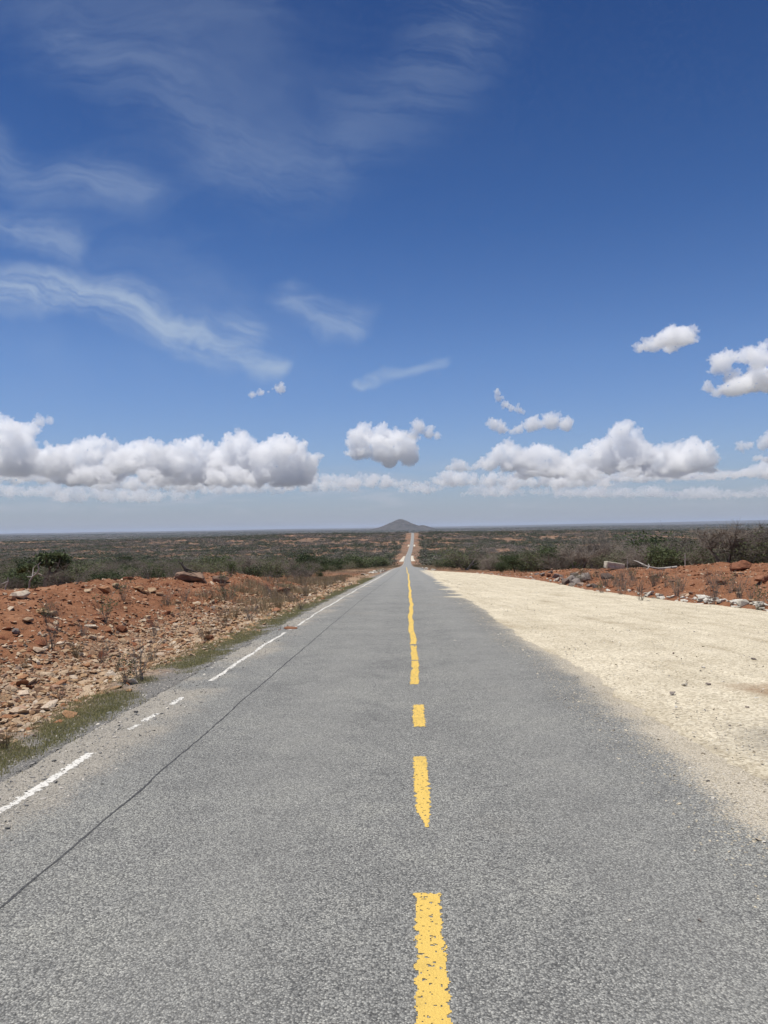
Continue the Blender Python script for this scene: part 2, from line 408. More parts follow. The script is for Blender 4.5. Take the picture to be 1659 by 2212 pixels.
# ------------------------------------------------------------------ road
def strip(name, ys, s0, s1, ns, m, dz=0.0, wob=None, parent=None, uv=True):
    """a sheet along the road from lateral s0(y) to s1(y)"""
    ys = np.asarray(ys, float); n = len(ys)
    S0 = s0(ys) if callable(s0) else np.full(n, s0); S1 = s1(ys) if callable(s1) else np.full(n, s1)
    t_ = np.linspace(0, 1, ns)
    S = S0[:, None] + (S1 - S0)[:, None] * t_[None]
    Yg = np.repeat(ys[:, None], ns, 1)
    V = np.stack([S + cxf(Yg), Yg, prof(Yg) + dz], -1).reshape(-1, 3)
    i, j = np.meshgrid(np.arange(n - 1), np.arange(ns - 1), indexing='ij')
    F = np.stack([i * ns + j, i * ns + j + 1, (i + 1) * ns + j + 1, (i + 1) * ns + j], -1).reshape(-1, 4)
    me = mesh_np(name, V, F)
    if uv:
        l = me.uv_layers.new(name='UVMap'); vi = np.empty(len(me.loops), np.int32); me.loops.foreach_get('vertex_index', vi)
        q = np.stack([S, Yg], -1).reshape(-1, 2)[vi]; l.data.foreach_set('uv', q.astype(np.float32).ravel())
    me.polygons.foreach_set('use_smooth', np.ones(len(me.polygons), bool))
    return new(name, me, m, parent)
ysr = np.concatenate([np.arange(-12, 60, .12), np.arange(60, 200, .8), np.arange(200, 1900, 8)])
def wobble(y, s, k, amp): return n2(np.asarray(y, float), np.zeros(len(y)), s, 3, k) * amp
road = strip('road', ysr, lambda y: -2.98 + wobble(y, .8, 3.1, .10) + wobble(y, .22, 6.1, .05), lambda y: 2.98 + wobble(y, .8, 9.1, .10), 13, M['asphalt'])
tag(road, 'straight grey asphalt road running downhill and on across the plain', 'road', kind='structure')
def paint(name, pieces, m, cell, label, hole=.26, jag=.020):
    """worn paint: little cells of a sheet 4 mm above the tar, dropped where the paint has gone"""
    for (y0, y1, sc, w, cy, cxn, wear, point) in pieces:
        ny = max(2, int((y1 - y0) / cy)); nx = max(2, int(w / cxn) + 6)
        yy, ss = np.meshgrid((np.arange(ny) + .5) * (y1 - y0) / ny + y0, (np.arange(nx) + .5) / nx * (w + 6 * cxn) - (w + 6 * cxn) / 2, indexing='ij')
        fy, fs = yy.ravel(), ss.ravel()
        hw = w / 2 + n2(fy, np.sign(fs) * 5, .05, 4, 2.0) * jag * 1.3 + n2(fy, np.sign(fs) * 3, .5, 2, 5.0) * jag * .9
        if point: hw = hw * (.18 + .82 * sst(fy, y0, y0 + point)) 
        endj = n2(fs, fy * 0, .03, 2, y0) * .03
        keep = (np.abs(fs + (-0.018 * (1 - sst(fy, y0, y0 + point)) if point else 0)) < hw) & (fy > y0 + .02 + endj) & (fy < y1 - .02 + endj)
        keep &= n2(fy, fs, .022, 2, 8.0 + y0) < hole + .07 - wear * .6 
        keep &= n2(fy, fs * 3, .35, 2, 1.0 + y0) < .55 - wear
        keep = keep.reshape(ny, nx)
        iy, ix = np.nonzero(keep)
        if not len(iy): continue
        dy_, dx_ = (y1 - y0) / ny, (w + 6 * cxn) / nx
        yc = y0 + iy[:, None] * dy_ + np.array([0, 0, dy_, dy_]); sc_ = -(w + 6 * cxn) / 2 + ix[:, None] * dx_ + np.array([0, dx_, dx_, 0])
        scen = sc(yc) if callable(sc) else sc
        V = np.stack([scen + sc_ + cxf(yc), yc, prof(yc) + .0022], -1).reshape(-1, 3)
        key = np.round(V * 5e3).astype(np.int64); _, idx, inv = np.unique(key, axis=0, return_index=True, return_inverse=True)
        F = inv.reshape(-1, 4)
        tag(new(name, mesh_np(name, V[idx], F), m, road), label)
yel = lambda y: .012 * np.sin(y * 1.9) + .02 * np.sin(y * .55 + 1)
paint('yellow_dash', [(1.2, 3.50, .01, .112, .006, .006, .02, 0), (4.30, 5.84, .01, .098, .006, .006, -.1, .40), (6.80, 7.83, .02, .112, .007, .006, .0, 0)], M['yellow'], 0, 'worn yellow dash on the road centre')
paint('yellow_line', [(9.02, 11.05, lambda y: .0 + yel(y) * .6, .105, .010, .008, .05, 0), (11.1, 12.9, lambda y: yel(y) * .6, .10, .012, .008, .10, 0), (13.05, 28, lambda y: yel(y) - .015, .11, .03, .014, -.05, 0),
                       (28, 70, lambda y: yel(y * .7) * 1.0 - .03, .11, .10, .02, -.15, 0), (70, 240, lambda y: yel(y * .3) * 3 - .02, .13, .5, .035, -.25, 0)], M['yellow'], 0, 'worn yellow centre line of the road')
wl = lambda y: -2.64 + .02 * np.sin(y * .8) + .012 * np.sin(y * 2.7)
paint('white_edge_dash', [(3.0, 6.0, wl, .068, .010, .008, -.02, 0), (6.75, 7.0, wl, .05, .010, .008, .1, 0), (7.1, 7.5, wl, .06, .010, .008, .06, 0), (7.9, 8.35, wl, .062, .010, .008, .0, 0)], M['white'], 0, 'worn white dash at the left edge of the tar', hole=.22, jag=.03)
paint('white_edge_line', [(9.4, 15.4, wl, .062, .014, .009, -.02, 0), (15.9, 18.9, wl, .055, .02, .01, .0, 0), (19, 21.5, wl, .05, .02, .01, .12, 0), (21.5, 40, wl, .06, .04, .014, -.05, 0), (40, 110, wl, .065, .2, .02, .02, 0)], M['white'], 0, 'worn white edge line beside the left shoulder', jag=.03, hole=.24)
seam = hermite([-20, 3.4, 20, 64, 130, 400], [-1.95, -1.92, -1.84, -1.58, -1.3, -1.3])
sy = np.concatenate([np.arange(.8, 30, .05), np.arange(30, 130, .4)])
sj = lambda y: seam(y) + wobble(y, .5, 4.4, .016) + wobble(y, 2.5, 4.9, .022)
tag(strip('tar_seam', sy, lambda y: sj(y) - .0065 - wobble(y, .12, 1.4, .010) - .00008 * y, lambda y: sj(y) + .0065 + wobble(y, .12, 2.4, .010) + .00008 * y, 2, M['tar'], .002, parent=road), 'thin dark tar seam along the left lane')

# ------------------------------------------------------------------ lay-by of pale gravel
def build_layby():
    ys = np.concatenate([np.arange(-9, 34, .09), np.arange(34, 126, .25)])
    # ragged tongues where gravel has been dragged onto the tar
    inner = 2.22 - .25 * sst(ys, 8, 16) + wobble(ys, 2.2, 2.2, .22) + wobble(ys, .35, 5.2, .10) + wobble(ys, .12, 5.9, .05)
    for yc, dep, w in ((28.3, .75, .5), (31.0, .5, .5), (35.5, .75, .7), (41, .45, .7), (44.5, .5, .8), (50, .4, .9)): inner -= dep * np.exp(-((ys - yc) / w) ** 2)
    inner += sst(ys, 52, 90) * .75
    outer = edge_r(ys) + wobble(ys, 1.3, 7.2, .22) + wobble(ys, .4, 8.8, .08)
    outer = np.maximum(outer, inner + .15)
    ns = 64; n = len(ys); t_ = np.linspace(0, 1, ns) ** 1.15
    S = inner[:, None] + .05 + (outer - inner - .05)[:, None] * t_[None]; Yg = np.repeat(ys[:, None], ns, 1)
    fl, yl = S.ravel(), Yg.ravel()
    def lift(f, y, i_, o_): return prof(y) + .0006 + .006 * sst(f - i_, .04, .3) + (n2(f, y, .9, 3, 3.3) * .035 + n2(f, y * .2, .4, 2, 6.6) * .035 + .03) * sst(f - i_, .15, 1.1) - .05 * sst(f - o_, -.35, 0)
    V = np.stack([fl + cxf(yl), yl, lift(fl, yl, np.repeat(inner, ns), np.repeat(outer, ns))], 1)
    i, j = np.meshgrid(np.arange(n - 1), np.arange(ns - 1), indexing='ij')
    F = np.stack([i * ns + j, i * ns + j + 1, (i + 1) * ns + j + 1, (i + 1) * ns + j], -1).reshape(-1, 4)
    # the spread-out fringe: grains and crumbs thinning out over the tar
    cy, cx_ = .026, .020; yf = np.arange(3.2, 34, cy); m = 44
    iy, ix = np.meshgrid(np.arange(len(yf)), np.arange(m), indexing='ij'); iy, ix = iy.ravel(), ix.ravel()
    i0 = np.interp(yf, ys, inner)[iy]; fs = i0 + .07 - ix * cx_; fy = yf[iy]
    keep = RNG0.uniform(0, 1, len(fs)) < .95 * (1 - ix / m) ** 1.7 * (.35 + 1.6 * np.clip(n2(fs, fy, .35, 3, 2.9) + .35, 0, 1))
    fs, fy = fs[keep], fy[keep]; k = len(fs); a = RNG0.uniform(.12, .75, (k, 4)); jx = RNG0.normal(0, .006, (k, 1))
    X4 = fs[:, None] + jx + np.array([-.5, .5, .5, -.5]) * cx_ * a; Y4 = fy[:, None] + np.array([-.5, -.5, .5, .5]) * cy * a[:, ::-1]
    Z4 = prof(Y4) + .0012
    V2 = np.stack([X4 + cxf(Y4), Y4, Z4], -1).reshape(-1, 3); F2 = np.arange(4 * k).reshape(-1, 4) + len(V)
    me = mesh_np('gravel_layby', np.concatenate([V, V2]), np.concatenate([F, F2])); me.polygons.foreach_set('use_smooth', np.ones(len(me.polygons), bool))
    tag(new('gravel_layby', me, M['gravel']), 'wide lay-by of pale cream gravel along the right side of the road', 'gravel ground', kind='structure')
RNG0 = np.random.default_rng(3)
build_layby()
# ------------------------------------------------------------------ instancing for what nobody could count
def scatter(name, sources, P, rot, scl, idx, label, cat):
    """one object that instances small meshes on its points (geometry nodes)"""
    col = bpy.data.collections.new(name + '_pieces')
    for k, o in enumerate(sources): o.name = f'{chr(97 + k // 26)}{chr(97 + k % 26)}_' + name; col.objects.link(o)
    n = len(P); me = bpy.data.meshes.new(name); me.vertices.add(n); me.vertices.foreach_set('co', np.asarray(P, np.float32).ravel())
    for an, ty, key, dat in (('spin', 'FLOAT_VECTOR', 'vector', rot), ('size', 'FLOAT_VECTOR', 'vector', scl), ('pick', 'INT', 'value', idx)):
        at_ = me.attributes.new(an, ty, 'POINT'); at_.data.foreach_set(key, np.asarray(dat, np.int32 if ty == 'INT' else np.float32).ravel())
    o = new(name, me)
    g = bpy.data.node_groups.new(name, 'GeometryNodeTree'); g.is_modifier = True
    g.interface.new_socket('Geometry', in_out='INPUT', socket_type='NodeSocketGeometry'); g.interface.new_socket('Geometry', in_out='OUTPUT', socket_type='NodeSocketGeometry')
    nd = g.nodes.new; i, q = nd('NodeGroupInput'), nd('NodeGroupOutput'); ip = nd('GeometryNodeInstanceOnPoints'); ci = nd('GeometryNodeCollectionInfo')
    ci.inputs[0].default_value = col; ci.inputs['Separate Children'].default_value = True; ci.inputs['Reset Children'].default_value = True
    def na(nm, ty):
        a_ = nd('GeometryNodeInputNamedAttribute'); a_.data_type = ty; a_.inputs[0].default_value = nm; return a_.outputs[0]
    e2r = nd('FunctionNodeEulerToRotation'); L = g.links.new
    L(na('spin', 'FLOAT_VECTOR'), e2r.inputs[0]); L(i.outputs[0], ip.inputs['Points']); L(ci.outputs[0], ip.inputs['Instance'])
    ip.inputs['Pick Instance'].default_value = True; L(na('pick', 'INT'), ip.inputs['Instance Index'])
    L(e2r.outputs[0], ip.inputs['Rotation']); L(na('size', 'FLOAT_VECTOR'), ip.inputs['Scale']); L(ip.outputs[0], q.inputs[0])
    m = o.modifiers.new('pieces', 'NODES'); m.node_group = g
    return tag(o, label, cat, kind='stuff')
RNG = np.random.default_rng(11); RND = random.Random(11)
def spin(n, tilt=.3): return np.stack([RNG.normal(0, tilt, n), RNG.normal(0, tilt, n), RNG.uniform(0, 6.283, n)], 1)

# ------------------------------------------------------------------ stones
def hull_mesh(name, seed, n=14, dims=(1, .8, .55), m=None, detail=0, dis=.06, box=.0):
    r = random.Random(seed); bm = bmesh.new()
    for k in range(n):
        v = Vector((r.gauss(0, 1), r.gauss(0, 1), r.gauss(0, 1))).normalized()
        if box:
            w = max(abs(v.x), abs(v.y), abs(v.z)); v = v.lerp(v / w, box)
        v *= r.uniform(.82, 1.0); bm.verts.new((v.x * dims[0] / 2, v.y * dims[1] / 2, v.z * dims[2] / 2))
    res = bmesh.ops.convex_hull(bm, input=bm.verts)
    bmesh.ops.delete(bm, geom=[e for e in set(res['geom_interior'] + res['geom_unused']) if isinstance(e, bmesh.types.BMVert)], context='VERTS')
    if detail:
        bmesh.ops.bevel(bm, geom=bm.edges[:], offset=.03 * min(dims), segments=1, affect='EDGES', clamp_overlap=True)
        bmesh.ops.triangulate(bm, faces=bm.faces[:])
        bmesh.ops.subdivide_edges(bm, edges=bm.edges[:], cuts=detail, use_grid_fill=True)
        P = np.array([v.co[:] for v in bm.verts]); s = max(dims)
        d = fbm(P / s * 3.1 + seed * 3.7, 4) * dis * s
        bm.normal_update()
        for v, q in zip(bm.verts, d): v.co += v.normal * float(q)
    lo = min(v.co.z for v in bm.verts)
    for v in bm.verts: v.co.z -= lo
    bm.normal_update(); me = bpy.data.meshes.new(name); bm.to_mesh(me); bm.free()
    if m: me.materials.append(m)
    return me
STONES = {k: [hull_mesh('stone', 100 + q, 13, (1, RND.uniform(.65, .95), RND.uniform(.35, .7)), M[k], box=.45 * (q % 2)) for q in range(7)] for k in ('rubble', 'clod', 'white_stone', 'pebble', 'chips', 'grey_rock')}
def srcs(kind): return [bpy.data.objects.new('s', m) for m in STONES[kind]]
def stone(name, me, x, y, size, label, cat, group=None, rot=None, sink=.18, z=None):
    o = new(name, me); hz = me.vertices and max(v.co.z for v in me.vertices) or 1
    sc = size if isinstance(size, (tuple, list)) else (size,) * 3
    o.scale = sc; o.rotation_euler = rot or (RND.gauss(0, .18), RND.gauss(0, .18), RND.uniform(0, 6.28))
    o.location = (x, y, (gz(x, y) if z is None else z) - sink * hz * sc[2]); return tag(o, label, cat, group)
def surf(x, y):
    """height of whatever surface lies there: tar, lay-by or open ground"""
    s = x - cxf(y); z = ground(x, y); inl = (s > -2.98) & (s < edge_r(y) - .1)
    return np.where(inl, np.maximum(z, prof(y) + np.where(s > 2.3, .035, 0.0)), z)
# pale rubble strip at the left: the largest stones one by one, the rest as a mass
def rubble():
    n = 32000
    y = RNG.uniform(0, 1, n) ** 1.7 * 56 + 3.0; x = -RNG.triangular(3.4, 4.6, 7.0, n) + n2(y, y * 0, 3, 2, 5.5) * .6
    size = np.clip(RNG.lognormal(-2.92, .50, n), .018, .24) * (1 + .012 * y); flat = RNG.uniform(.55, 1.0, n)
    n2_ = 3600                                      # stones strewn over the red bank
    yb = RNG.uniform(4, 58, n2_); xb = -RNG.uniform(5.0, 13.5, n2_); keep = n2(xb, yb, 2.2, 3, 8.3) + .35 * RNG.uniform(-1, 1, n2_) > .05
    yb, xb = yb[keep], xb[keep]; xc = -RNG.normal(9.6, .9, 600); yc_ = RNG.uniform(8, 52, 600); xb = np.concatenate([xb, xc]); yb = np.concatenate([yb, yc_]); sb = np.clip(RNG.lognormal(-2.95, .55, len(xb)), .03, .34); fb = RNG.uniform(.4, .9, len(xb))
    n3 = 2200                                       # and over the right bank
    yr = RNG.uniform(14, 75, n3); xr = edge_r(yr) + RNG.uniform(.3, 11, n3); kr = n2(xr, yr, 2.5, 3, 3.3) + .35 * RNG.uniform(-1, 1, n3) > .02
    yr, xr = yr[kr], xr[kr]; sr = np.clip(RNG.lognormal(-2.7, .55, len(xr)), .03, .35)
    x = np.concatenate([x, xb, xr]); y = np.concatenate([y, yb, yr]); size = np.concatenate([size, sb, sr]); flat = np.concatenate([flat, fb, RNG.uniform(.4, .9, len(xr))])
    z = ground(x, y) - .10 * size
    vis = (np.arctan2(x, y) > R(-31)) & (y > 4) & (x < 0)
    big = np.argsort(-np.where(vis, size / y, 0))[:230]
    rest = np.ones(len(x), bool); rest[big] = False
    for k in big:
        strip_ = -6.2 < x[k]
        o = new('rubble_stone', STONES['rubble'][k % 7], loc=(x[k], y[k], z[k])); o.scale = (size[k] * 1.15, size[k], size[k] * flat[k]); o.rotation_euler = (RND.gauss(0, .25), RND.gauss(0, .25), RND.uniform(0, 6.28))
        tag(o, 'angular pale stone lying loose in the rubble strip left of the road' if strip_ else 'angular stone lying on the red earth bank left of the road', 'stone', 'stones of the left rubble strip' if strip_ else 'stones on the left red bank')
    k = rest
    scatter('rubble', srcs('rubble'), np.stack([x, y, z], 1)[k], spin(k.sum(), .35), np.stack([size * 1.15, size, size * flat], 1)[k], RNG.integers(0, 7, k.sum()), 'mass of small pale rubble left of the road', 'rubble')
rubble()
# clods and crumbs on both red banks
def clods():
    n = 32000
    x1 = -RNG.uniform(4.8, 14, n); y1 = 3 + RNG.uniform(0, 1, n) ** 1.3 * 60
    y2 = 10 + RNG.uniform(0, 1, n) ** 1.2 * 70; x2 = edge_r(y2) + RNG.uniform(.1, 14, n)
    x = np.concatenate([x1, x2]); y = np.concatenate([y1, y2]); size = np.clip(RNG.lognormal(-2.85, .6, 2 * n), .02, .34)
    scatter('soil_clods', srcs('clod'), np.stack([x, y, ground(x, y) - .15 * size], 1), spin(2 * n, .4), np.stack([size * 1.2, size, size * .75], 1), RNG.integers(0, 7, 2 * n), 'red earth clods and crumbs on the banks beside the road', 'soil')
clods()
# gravel lying on the lay-by, along its edges and on the shoulder chippings
def gravels():
    n = 34000
    y = 2.5 + RNG.uniform(0, 1, n) ** 1.8 * 50; e = edge_r(y); u = RNG.uniform(0, 1, n)
    x = 1.55 + (e - 1.55) * u ** 1.25; keep = (RNG.uniform(0, 1, n) < .4 + .6 * (u > .05)); x, y = x[keep], y[keep]
    size = np.clip(RNG.lognormal(-4.35, .42, len(x)), .006, .06) * (1 + .01 * y)
    z = surf(x, y) - .1 * size
    scatter('loose_gravel', srcs('pebble'), np.stack([x, y, z], 1), spin(len(x), .4), np.stack([size, size, size * .8], 1), RNG.integers(0, 7, len(x)), 'loose cream gravel scattered over the lay-by', 'gravel')
    n = 17000
    y = 3 + RNG.uniform(0, 1, n) ** 1.6 * 40; x = -RNG.triangular(2.15, 3.1, 3.9, n); size = np.clip(RNG.lognormal(-4.15, .5, n), .006, .07)
    z = np.where(x > -2.95, prof(y), ground(x, y)) - .1 * size
    scatter('road_chippings', srcs('chips'), np.stack([x, y, z], 1), spin(n, .4), np.stack([size, size, size * .8], 1), RNG.integers(0, 7, n), 'loose grey chippings along the left edge of the tar', 'gravel')
gravels()
# single pebbles one can pick out on the lay-by and on the tar
for px, py, sz, kind, lab in ((1479, 1494, .105, 'white_stone', 'flat white stone on the lay-by, the largest of a loose pair'), (1529, 1492, .085, 'grey_rock', 'grey lump of stone on the lay-by beside the flat white one'),
                              (1454, 1513, .07, 'grey_rock', 'small grey stone on the lay-by just below the pair'), (1634, 1524, .075, 'white_stone', 'pale stone on the lay-by close to the right picture edge'),
                              (1615, 1545, .05, 'grey_rock', 'dark pebble on the lay-by below the pale edge stone'), (1576, 1585, .035, 'grey_rock', 'dark pebble on the lay-by near the brown patch'),
                              (1476, 1446, .065, 'white_stone', 'pale stone on the lay-by above the flat white one'), (1520, 1454, .06, 'white_stone', 'pale stone on the lay-by upper right of the pair'), (1562, 1486, .05, 'white_stone', 'small white stone on the lay-by right of the pair'),
                              (1628, 1435, .10, 'grey_rock', 'grey stone on the open lay-by at the far right'), (1430, 1440, .05, 'white_stone', 'small white stone left of the lay-by stones'), (1455, 1422, .055, 'grey_rock', 'dark stone low on the lay-by beside the tar'),
                              (983, 1388, .06, 'white_stone', 'white pebble lying on the right lane of the tar'), (1361, 2005, .022, 'white_stone', 'white chip on the tar at the lower right'), (1511, 2005, .026, 'grey_rock', 'grey chip on the tar at the lower right'),
                              (860, 1338, .05, 'white_stone', 'white pebble on the tar left of the yellow line'), (1003, 1383, .035, 'white_stone', 'tiny white pebble beyond the one in the right lane')):
    x, y = at(px, py); s_ = x - float(cxf(y))
    stone('pebble', STONES[kind][int(px) % 7], x, y, (sz, sz * .85, sz * .8), lab, 'pebble', rot=(.1, -.1, px * .7), z=float(surf(np.array([x]), np.array([y]))[0]), sink=.05)
# white broken stone heaped along the outer edge of the lay-by
def white_edge():
    k = 0; y = 15.5
    spots = []
    while y < 88:
        dens = 1.0 if y < 27 else .45 if y < 60 else .6
        e = float(edge_r(y))
        for q in range(4 if y < 24 else 2 if y < 30 else 1):
            spots.append((e + RND.gauss(.12, .22) + cxf(y), y + RND.uniform(-.2, .2), min(.42, RND.lognormvariate(-1.75, .45)) * (1.0 if y < 27 else .7)))
        y += RND.uniform(.18, .42) / dens
    for x, yy, sz in spots[:240]:
        stone('white_stone', STONES['white_stone'][k % 7], float(x), yy, (sz * 1.15, sz, sz * .85), 'white broken stone in the row along the outer lay-by edge' if yy < 40 else 'small white stone far along the outer lay-by edge', 'stone', 'white stones edging the lay-by' if yy < 40 else 'far white stones edging the lay-by', sink=.1); k += 1
    x, yy = at(1603, 1308); stone('white_stone', hull_mesh('stone', 61, 16, (1, .7, .62), M['white_stone'], 1, .05), x, yy, .42, 'large pointed white stone in the lay-by edge row', 'stone')
    x, yy = at(1642, 1316); stone('white_stone', hull_mesh('stone', 62, 16, (1, .7, .7), M['white_stone'], 1, .05), x, yy, .40, 'bulky white stone where the lay-by edge leaves the picture', 'stone')
white_edge()
# heap of grey rocks dumped at the foot of the right bank
gr = 'grey rocks dumped at the foot of the right bank'
HEAP = ((1185, 1247, .55, .7), (1196, 1250, .75, .8), (1172, 1244, .6, .55), (1203, 1256, .55, .8), (1214, 1254, .45, .6), (1222, 1262, .62, .75), (1232, 1260, .8, .8), (1236, 1267, .5, .5), (1240, 1252, .7, .85),
                                     (1246, 1262, .6, .7), (1252, 1258, .75, .8), (1255, 1266, .42, .6), (1262, 1256, .9, .85), (1212, 1264, .3, .6), (1228, 1268, .3, .6), (1275, 1268, .45, .5), (1283, 1270, .55, .5), (1208, 1246, .5, .6), (1160, 1241, .5, .4), (1190, 1240, .65, .5))
ORD = 'first second third fourth fifth sixth seventh eighth ninth tenth eleventh twelfth thirteenth fourteenth fifteenth sixteenth seventeenth eighteenth nineteenth twentieth'.split()
for q, (px, py, w, f_) in enumerate(sorted(HEAP)):
    x, y = at(px, py); me = hull_mesh('rock', 300 + q, 13, (1, .8, f_), M['grey_rock'], 1, .04, box=.4)
    stone('grey_rock', me, x, y, w * .92, f'angular grey rock, {ORD[q]} from the left in the heap at the right bank', 'rock', gr, rot=(RND.gauss(0, .3), RND.gauss(0, .3), RND.uniform(0, 6)), sink=.12)
def rock(name, px, py, dims, m, label, seed, yaw=0., dist=None, tilt=(0, 0), sink=.12, box=.3, cat='rock', n=20, det=2, dis=.05):
    x, y = at(px, py) if dist is None else along(px, dist)
    me = hull_mesh(name, seed, n, dims, M[m], det, dis, box)
    return stone(name, me, x, y, 1.0, label, cat, rot=(tilt[0], tilt[1], yaw), sink=sink)
def block():
    x, y = at(1327, 1229); bm = bmesh.new(); bmesh.ops.create_cube(bm, size=1)
    for v in bm.verts: v.co = Vector((v.co.x * 1.12, v.co.y * .55, v.co.z * .36 + (.06 if v.co.x < 0 and v.co.z > 0 else 0)))
    bmesh.ops.bevel(bm, geom=bm.edges[:], offset=.035, segments=2, affect='EDGES'); bmesh.ops.subdivide_edges(bm, edges=bm.edges[:], cuts=3, use_grid_fill=True)
    bm.normal_update(); P = np.array([v.co[:] for v in bm.verts]); d = fbm(P * 4, 4) * .035
    for v, q in zip(bm.verts, d): v.co += v.normal * float(q)
    me = bpy.data.meshes.new('stone_block'); bm.to_mesh(me); bm.free(); me.materials.append(M['block'])
    o = new('stone_block', me, loc=(x, y, gz(x, y) + .17)); o.rotation_euler = (.04, .10, .12)
    tag(o, 'squared cream stone block lying on the crest of the right bank', 'stone block')
block()
rock('grey_flat_stone', 1311, 1250, (.85, .7, .34), 'grey_rock', 'grey slab leaning on the right bank below the cream block', 402, .3, tilt=(.35, -.1))
rock('red_boulder', 1601, 1233, (1.15, .8, .62), 'red_rock', 'rust red boulder with slanting top at the right on the bank', 411, .2, tilt=(.1, -.2))
rock('red_rock', 1645, 1256, (.7, .5, .3), 'red_rock', 'dark red rock half buried at the right picture edge', 412, .5)
rock('red_rock', 1557, 1262, (.55, .4, .25), 'red_rock', 'broken red rock below the bare tree on the right bank', 413, 1.5)
rock('brown_stone', 1491, 1284, (.2, .16, .14), 'boulder', 'round brown stone alone on the right bank', 414, .5)
rock('pale_flat_stone', 1400, 1284, (.3, .15, .08), 'white_stone', 'thin pale slab lying on the right red bank', 415, .2)
rock('pale_flat_stone', 1402, 1304, (.28, .2, .12), 'white_stone', 'pale tilted slab low on the right bank above the weeds', 416, .6, tilt=(.2, .3))
rock('pale_flat_stone', 1595, 1302, (.4, .25, .12), 'white_stone', 'long pale stone on the bank at the far right', 417, .1)
rock('pale_flat_stone', 1625, 1303, (.32, .25, .14), 'rubble', 'cream stone beside the long pale one at the far right', 418, .6)
rock('pale_flat_stone', 1290, 1238, (.45, .25, .12), 'rubble', 'flat cream stone on the crest left of the block', 419, .3)
rock('brown_stone', 1192, 1232, (.3, .25, .2), 'boulder', 'brown stone perched on the far end of the right bank', 420, .8)
rock('boulder', 410, 1258, (1.45, .9, .58), 'boulder', 'long brown boulder behind the crest of the left bank', 421, .1, dist=29, tilt=(0, .12), sink=.22, det=3, dis=.12)
rock('boulder', 475, 1250, (.9, .6, .35), 'boulder', 'low dark rock right of the long brown boulder', 422, .4, dist=31)
rock('boulder', 612, 1250, (.75, .5, .4), 'red_rock', 'rounded red lump on the crest of the left bank', 423, .4, dist=33)
rock('fallen_brick', 626, 1362, (.36, .17, .10), 'red_rock', 'brick-like red stone lying across the white edge line', 431, .25, tilt=(0, .03), sink=.03, box=.75)
rock('fallen_brick', 604, 1364, (.10, .08, .05), 'red_rock', 'small red chip beside the red stone on the edge line', 432, .25, sink=.03)
rock('red_flat_stone', 452, 1383, (.25, .16, .13), 'red_rock', 'flat red-brown stone at the edge of the grass strip', 433, .4, tilt=(.1, .2), box=.6)
rock('red_flat_stone', 113, 1365, (.26, .15, .08), 'red_rock', 'flat red slab on the left bank beside a grey stone', 434, .5, tilt=(.1, .25))
rock('grey_stone', 36, 1369, (.17, .14, .13), 'grey_rock', 'round grey stone alone on the left red bank', 435, .5)
rock('dark_stone', 141, 1484, (.09, .07, .06), 'tar', 'black stone among the pale rubble of the left strip', 436, .5)
rock('tan_stone', 279, 1495, (.10, .06, .05), 'rubble', 'tan stone lying in the grass strip beside the shoulder', 437, .5)
rock('tan_stone', 247, 1418, (.28, .16, .09), 'rubble', 'flat brown stone propped on the pale rubble', 438, .2)
for q, (px, py, w) in enumerate(sorted(((45, 1262 + 30, .5), (90, 1327, .34), (110, 1330, .3), (60, 1345, .28), (330, 1280, .45), (345, 1286, .3), (315, 1283, .28), (380, 1275, .3), (300, 1276, .4), (250, 1268, .3), (225, 1282, .5), (190, 1280, .3), (445, 1310, .28), (460, 1302, .3)))):
    rock('bank_stone', px, py, (w, w * .7, w * .45), 'rubble', f'weathered tan stone, {ORD[q]} from the left on the left bank crest', 500 + q, q * 1.3, n=14, det=1)['group'] = 'tan stones on the left bank crest'

# ------------------------------------------------------------------ concrete aprons of the culverts down the road
def apron(side, y0, y1, w0, w1, label):
    n = 8; V, F = [], []
    for k in range(n + 1):
        y = y0 + (y1 - y0) * k / n; c = float(cxf(y)); w = w0 + (w1 - w0) * k / n + RND.uniform(-.3, .3); z = float(prof(y))
        for s_, dz in ((3.3, .06), (3.3 + w * .5, .02), (3.3 + w, -.25), (3.3 + w, -1.2), (3.3, -1.2)): V.append((c + side * s_, y, z + dz))
    for k in range(n):
        for q in range(5):
            a_, b_ = k * 5 + q, k * 5 + (q + 1) % 5; f_ = (a_, b_, b_ + 5, a_ + 5); F.append(f_ if side < 0 else f_[::-1])
    me = bpy.data.meshes.new('culvert_apron'); me.from_pydata(V, [], F + [(0, 1, 2, 3, 4), tuple(range(n * 5, n * 5 + 5))]); me.materials.append(M['concrete'])
    bm = bmesh.new(); bm.from_mesh(me); bmesh.ops.recalc_face_normals(bm, faces=bm.faces[:]); bm.to_mesh(me); bm.free()
    tag(new('culvert_apron', me), label, 'culvert apron')
apron(-1, 640, 840, 7.5, 3.5, 'pale concrete culvert apron left of the road at the valley bottom')
apron(1, 650, 850, 7.0, 4.5, 'pale concrete culvert apron right of the road at the valley bottom')
apron(-1, 1150, 1210, 5.5, 4.5, 'small far culvert apron left of the road on the rise')
apron(1, 1150, 1210, 5.5, 4.5, 'small far culvert apron right of the road on the rise')
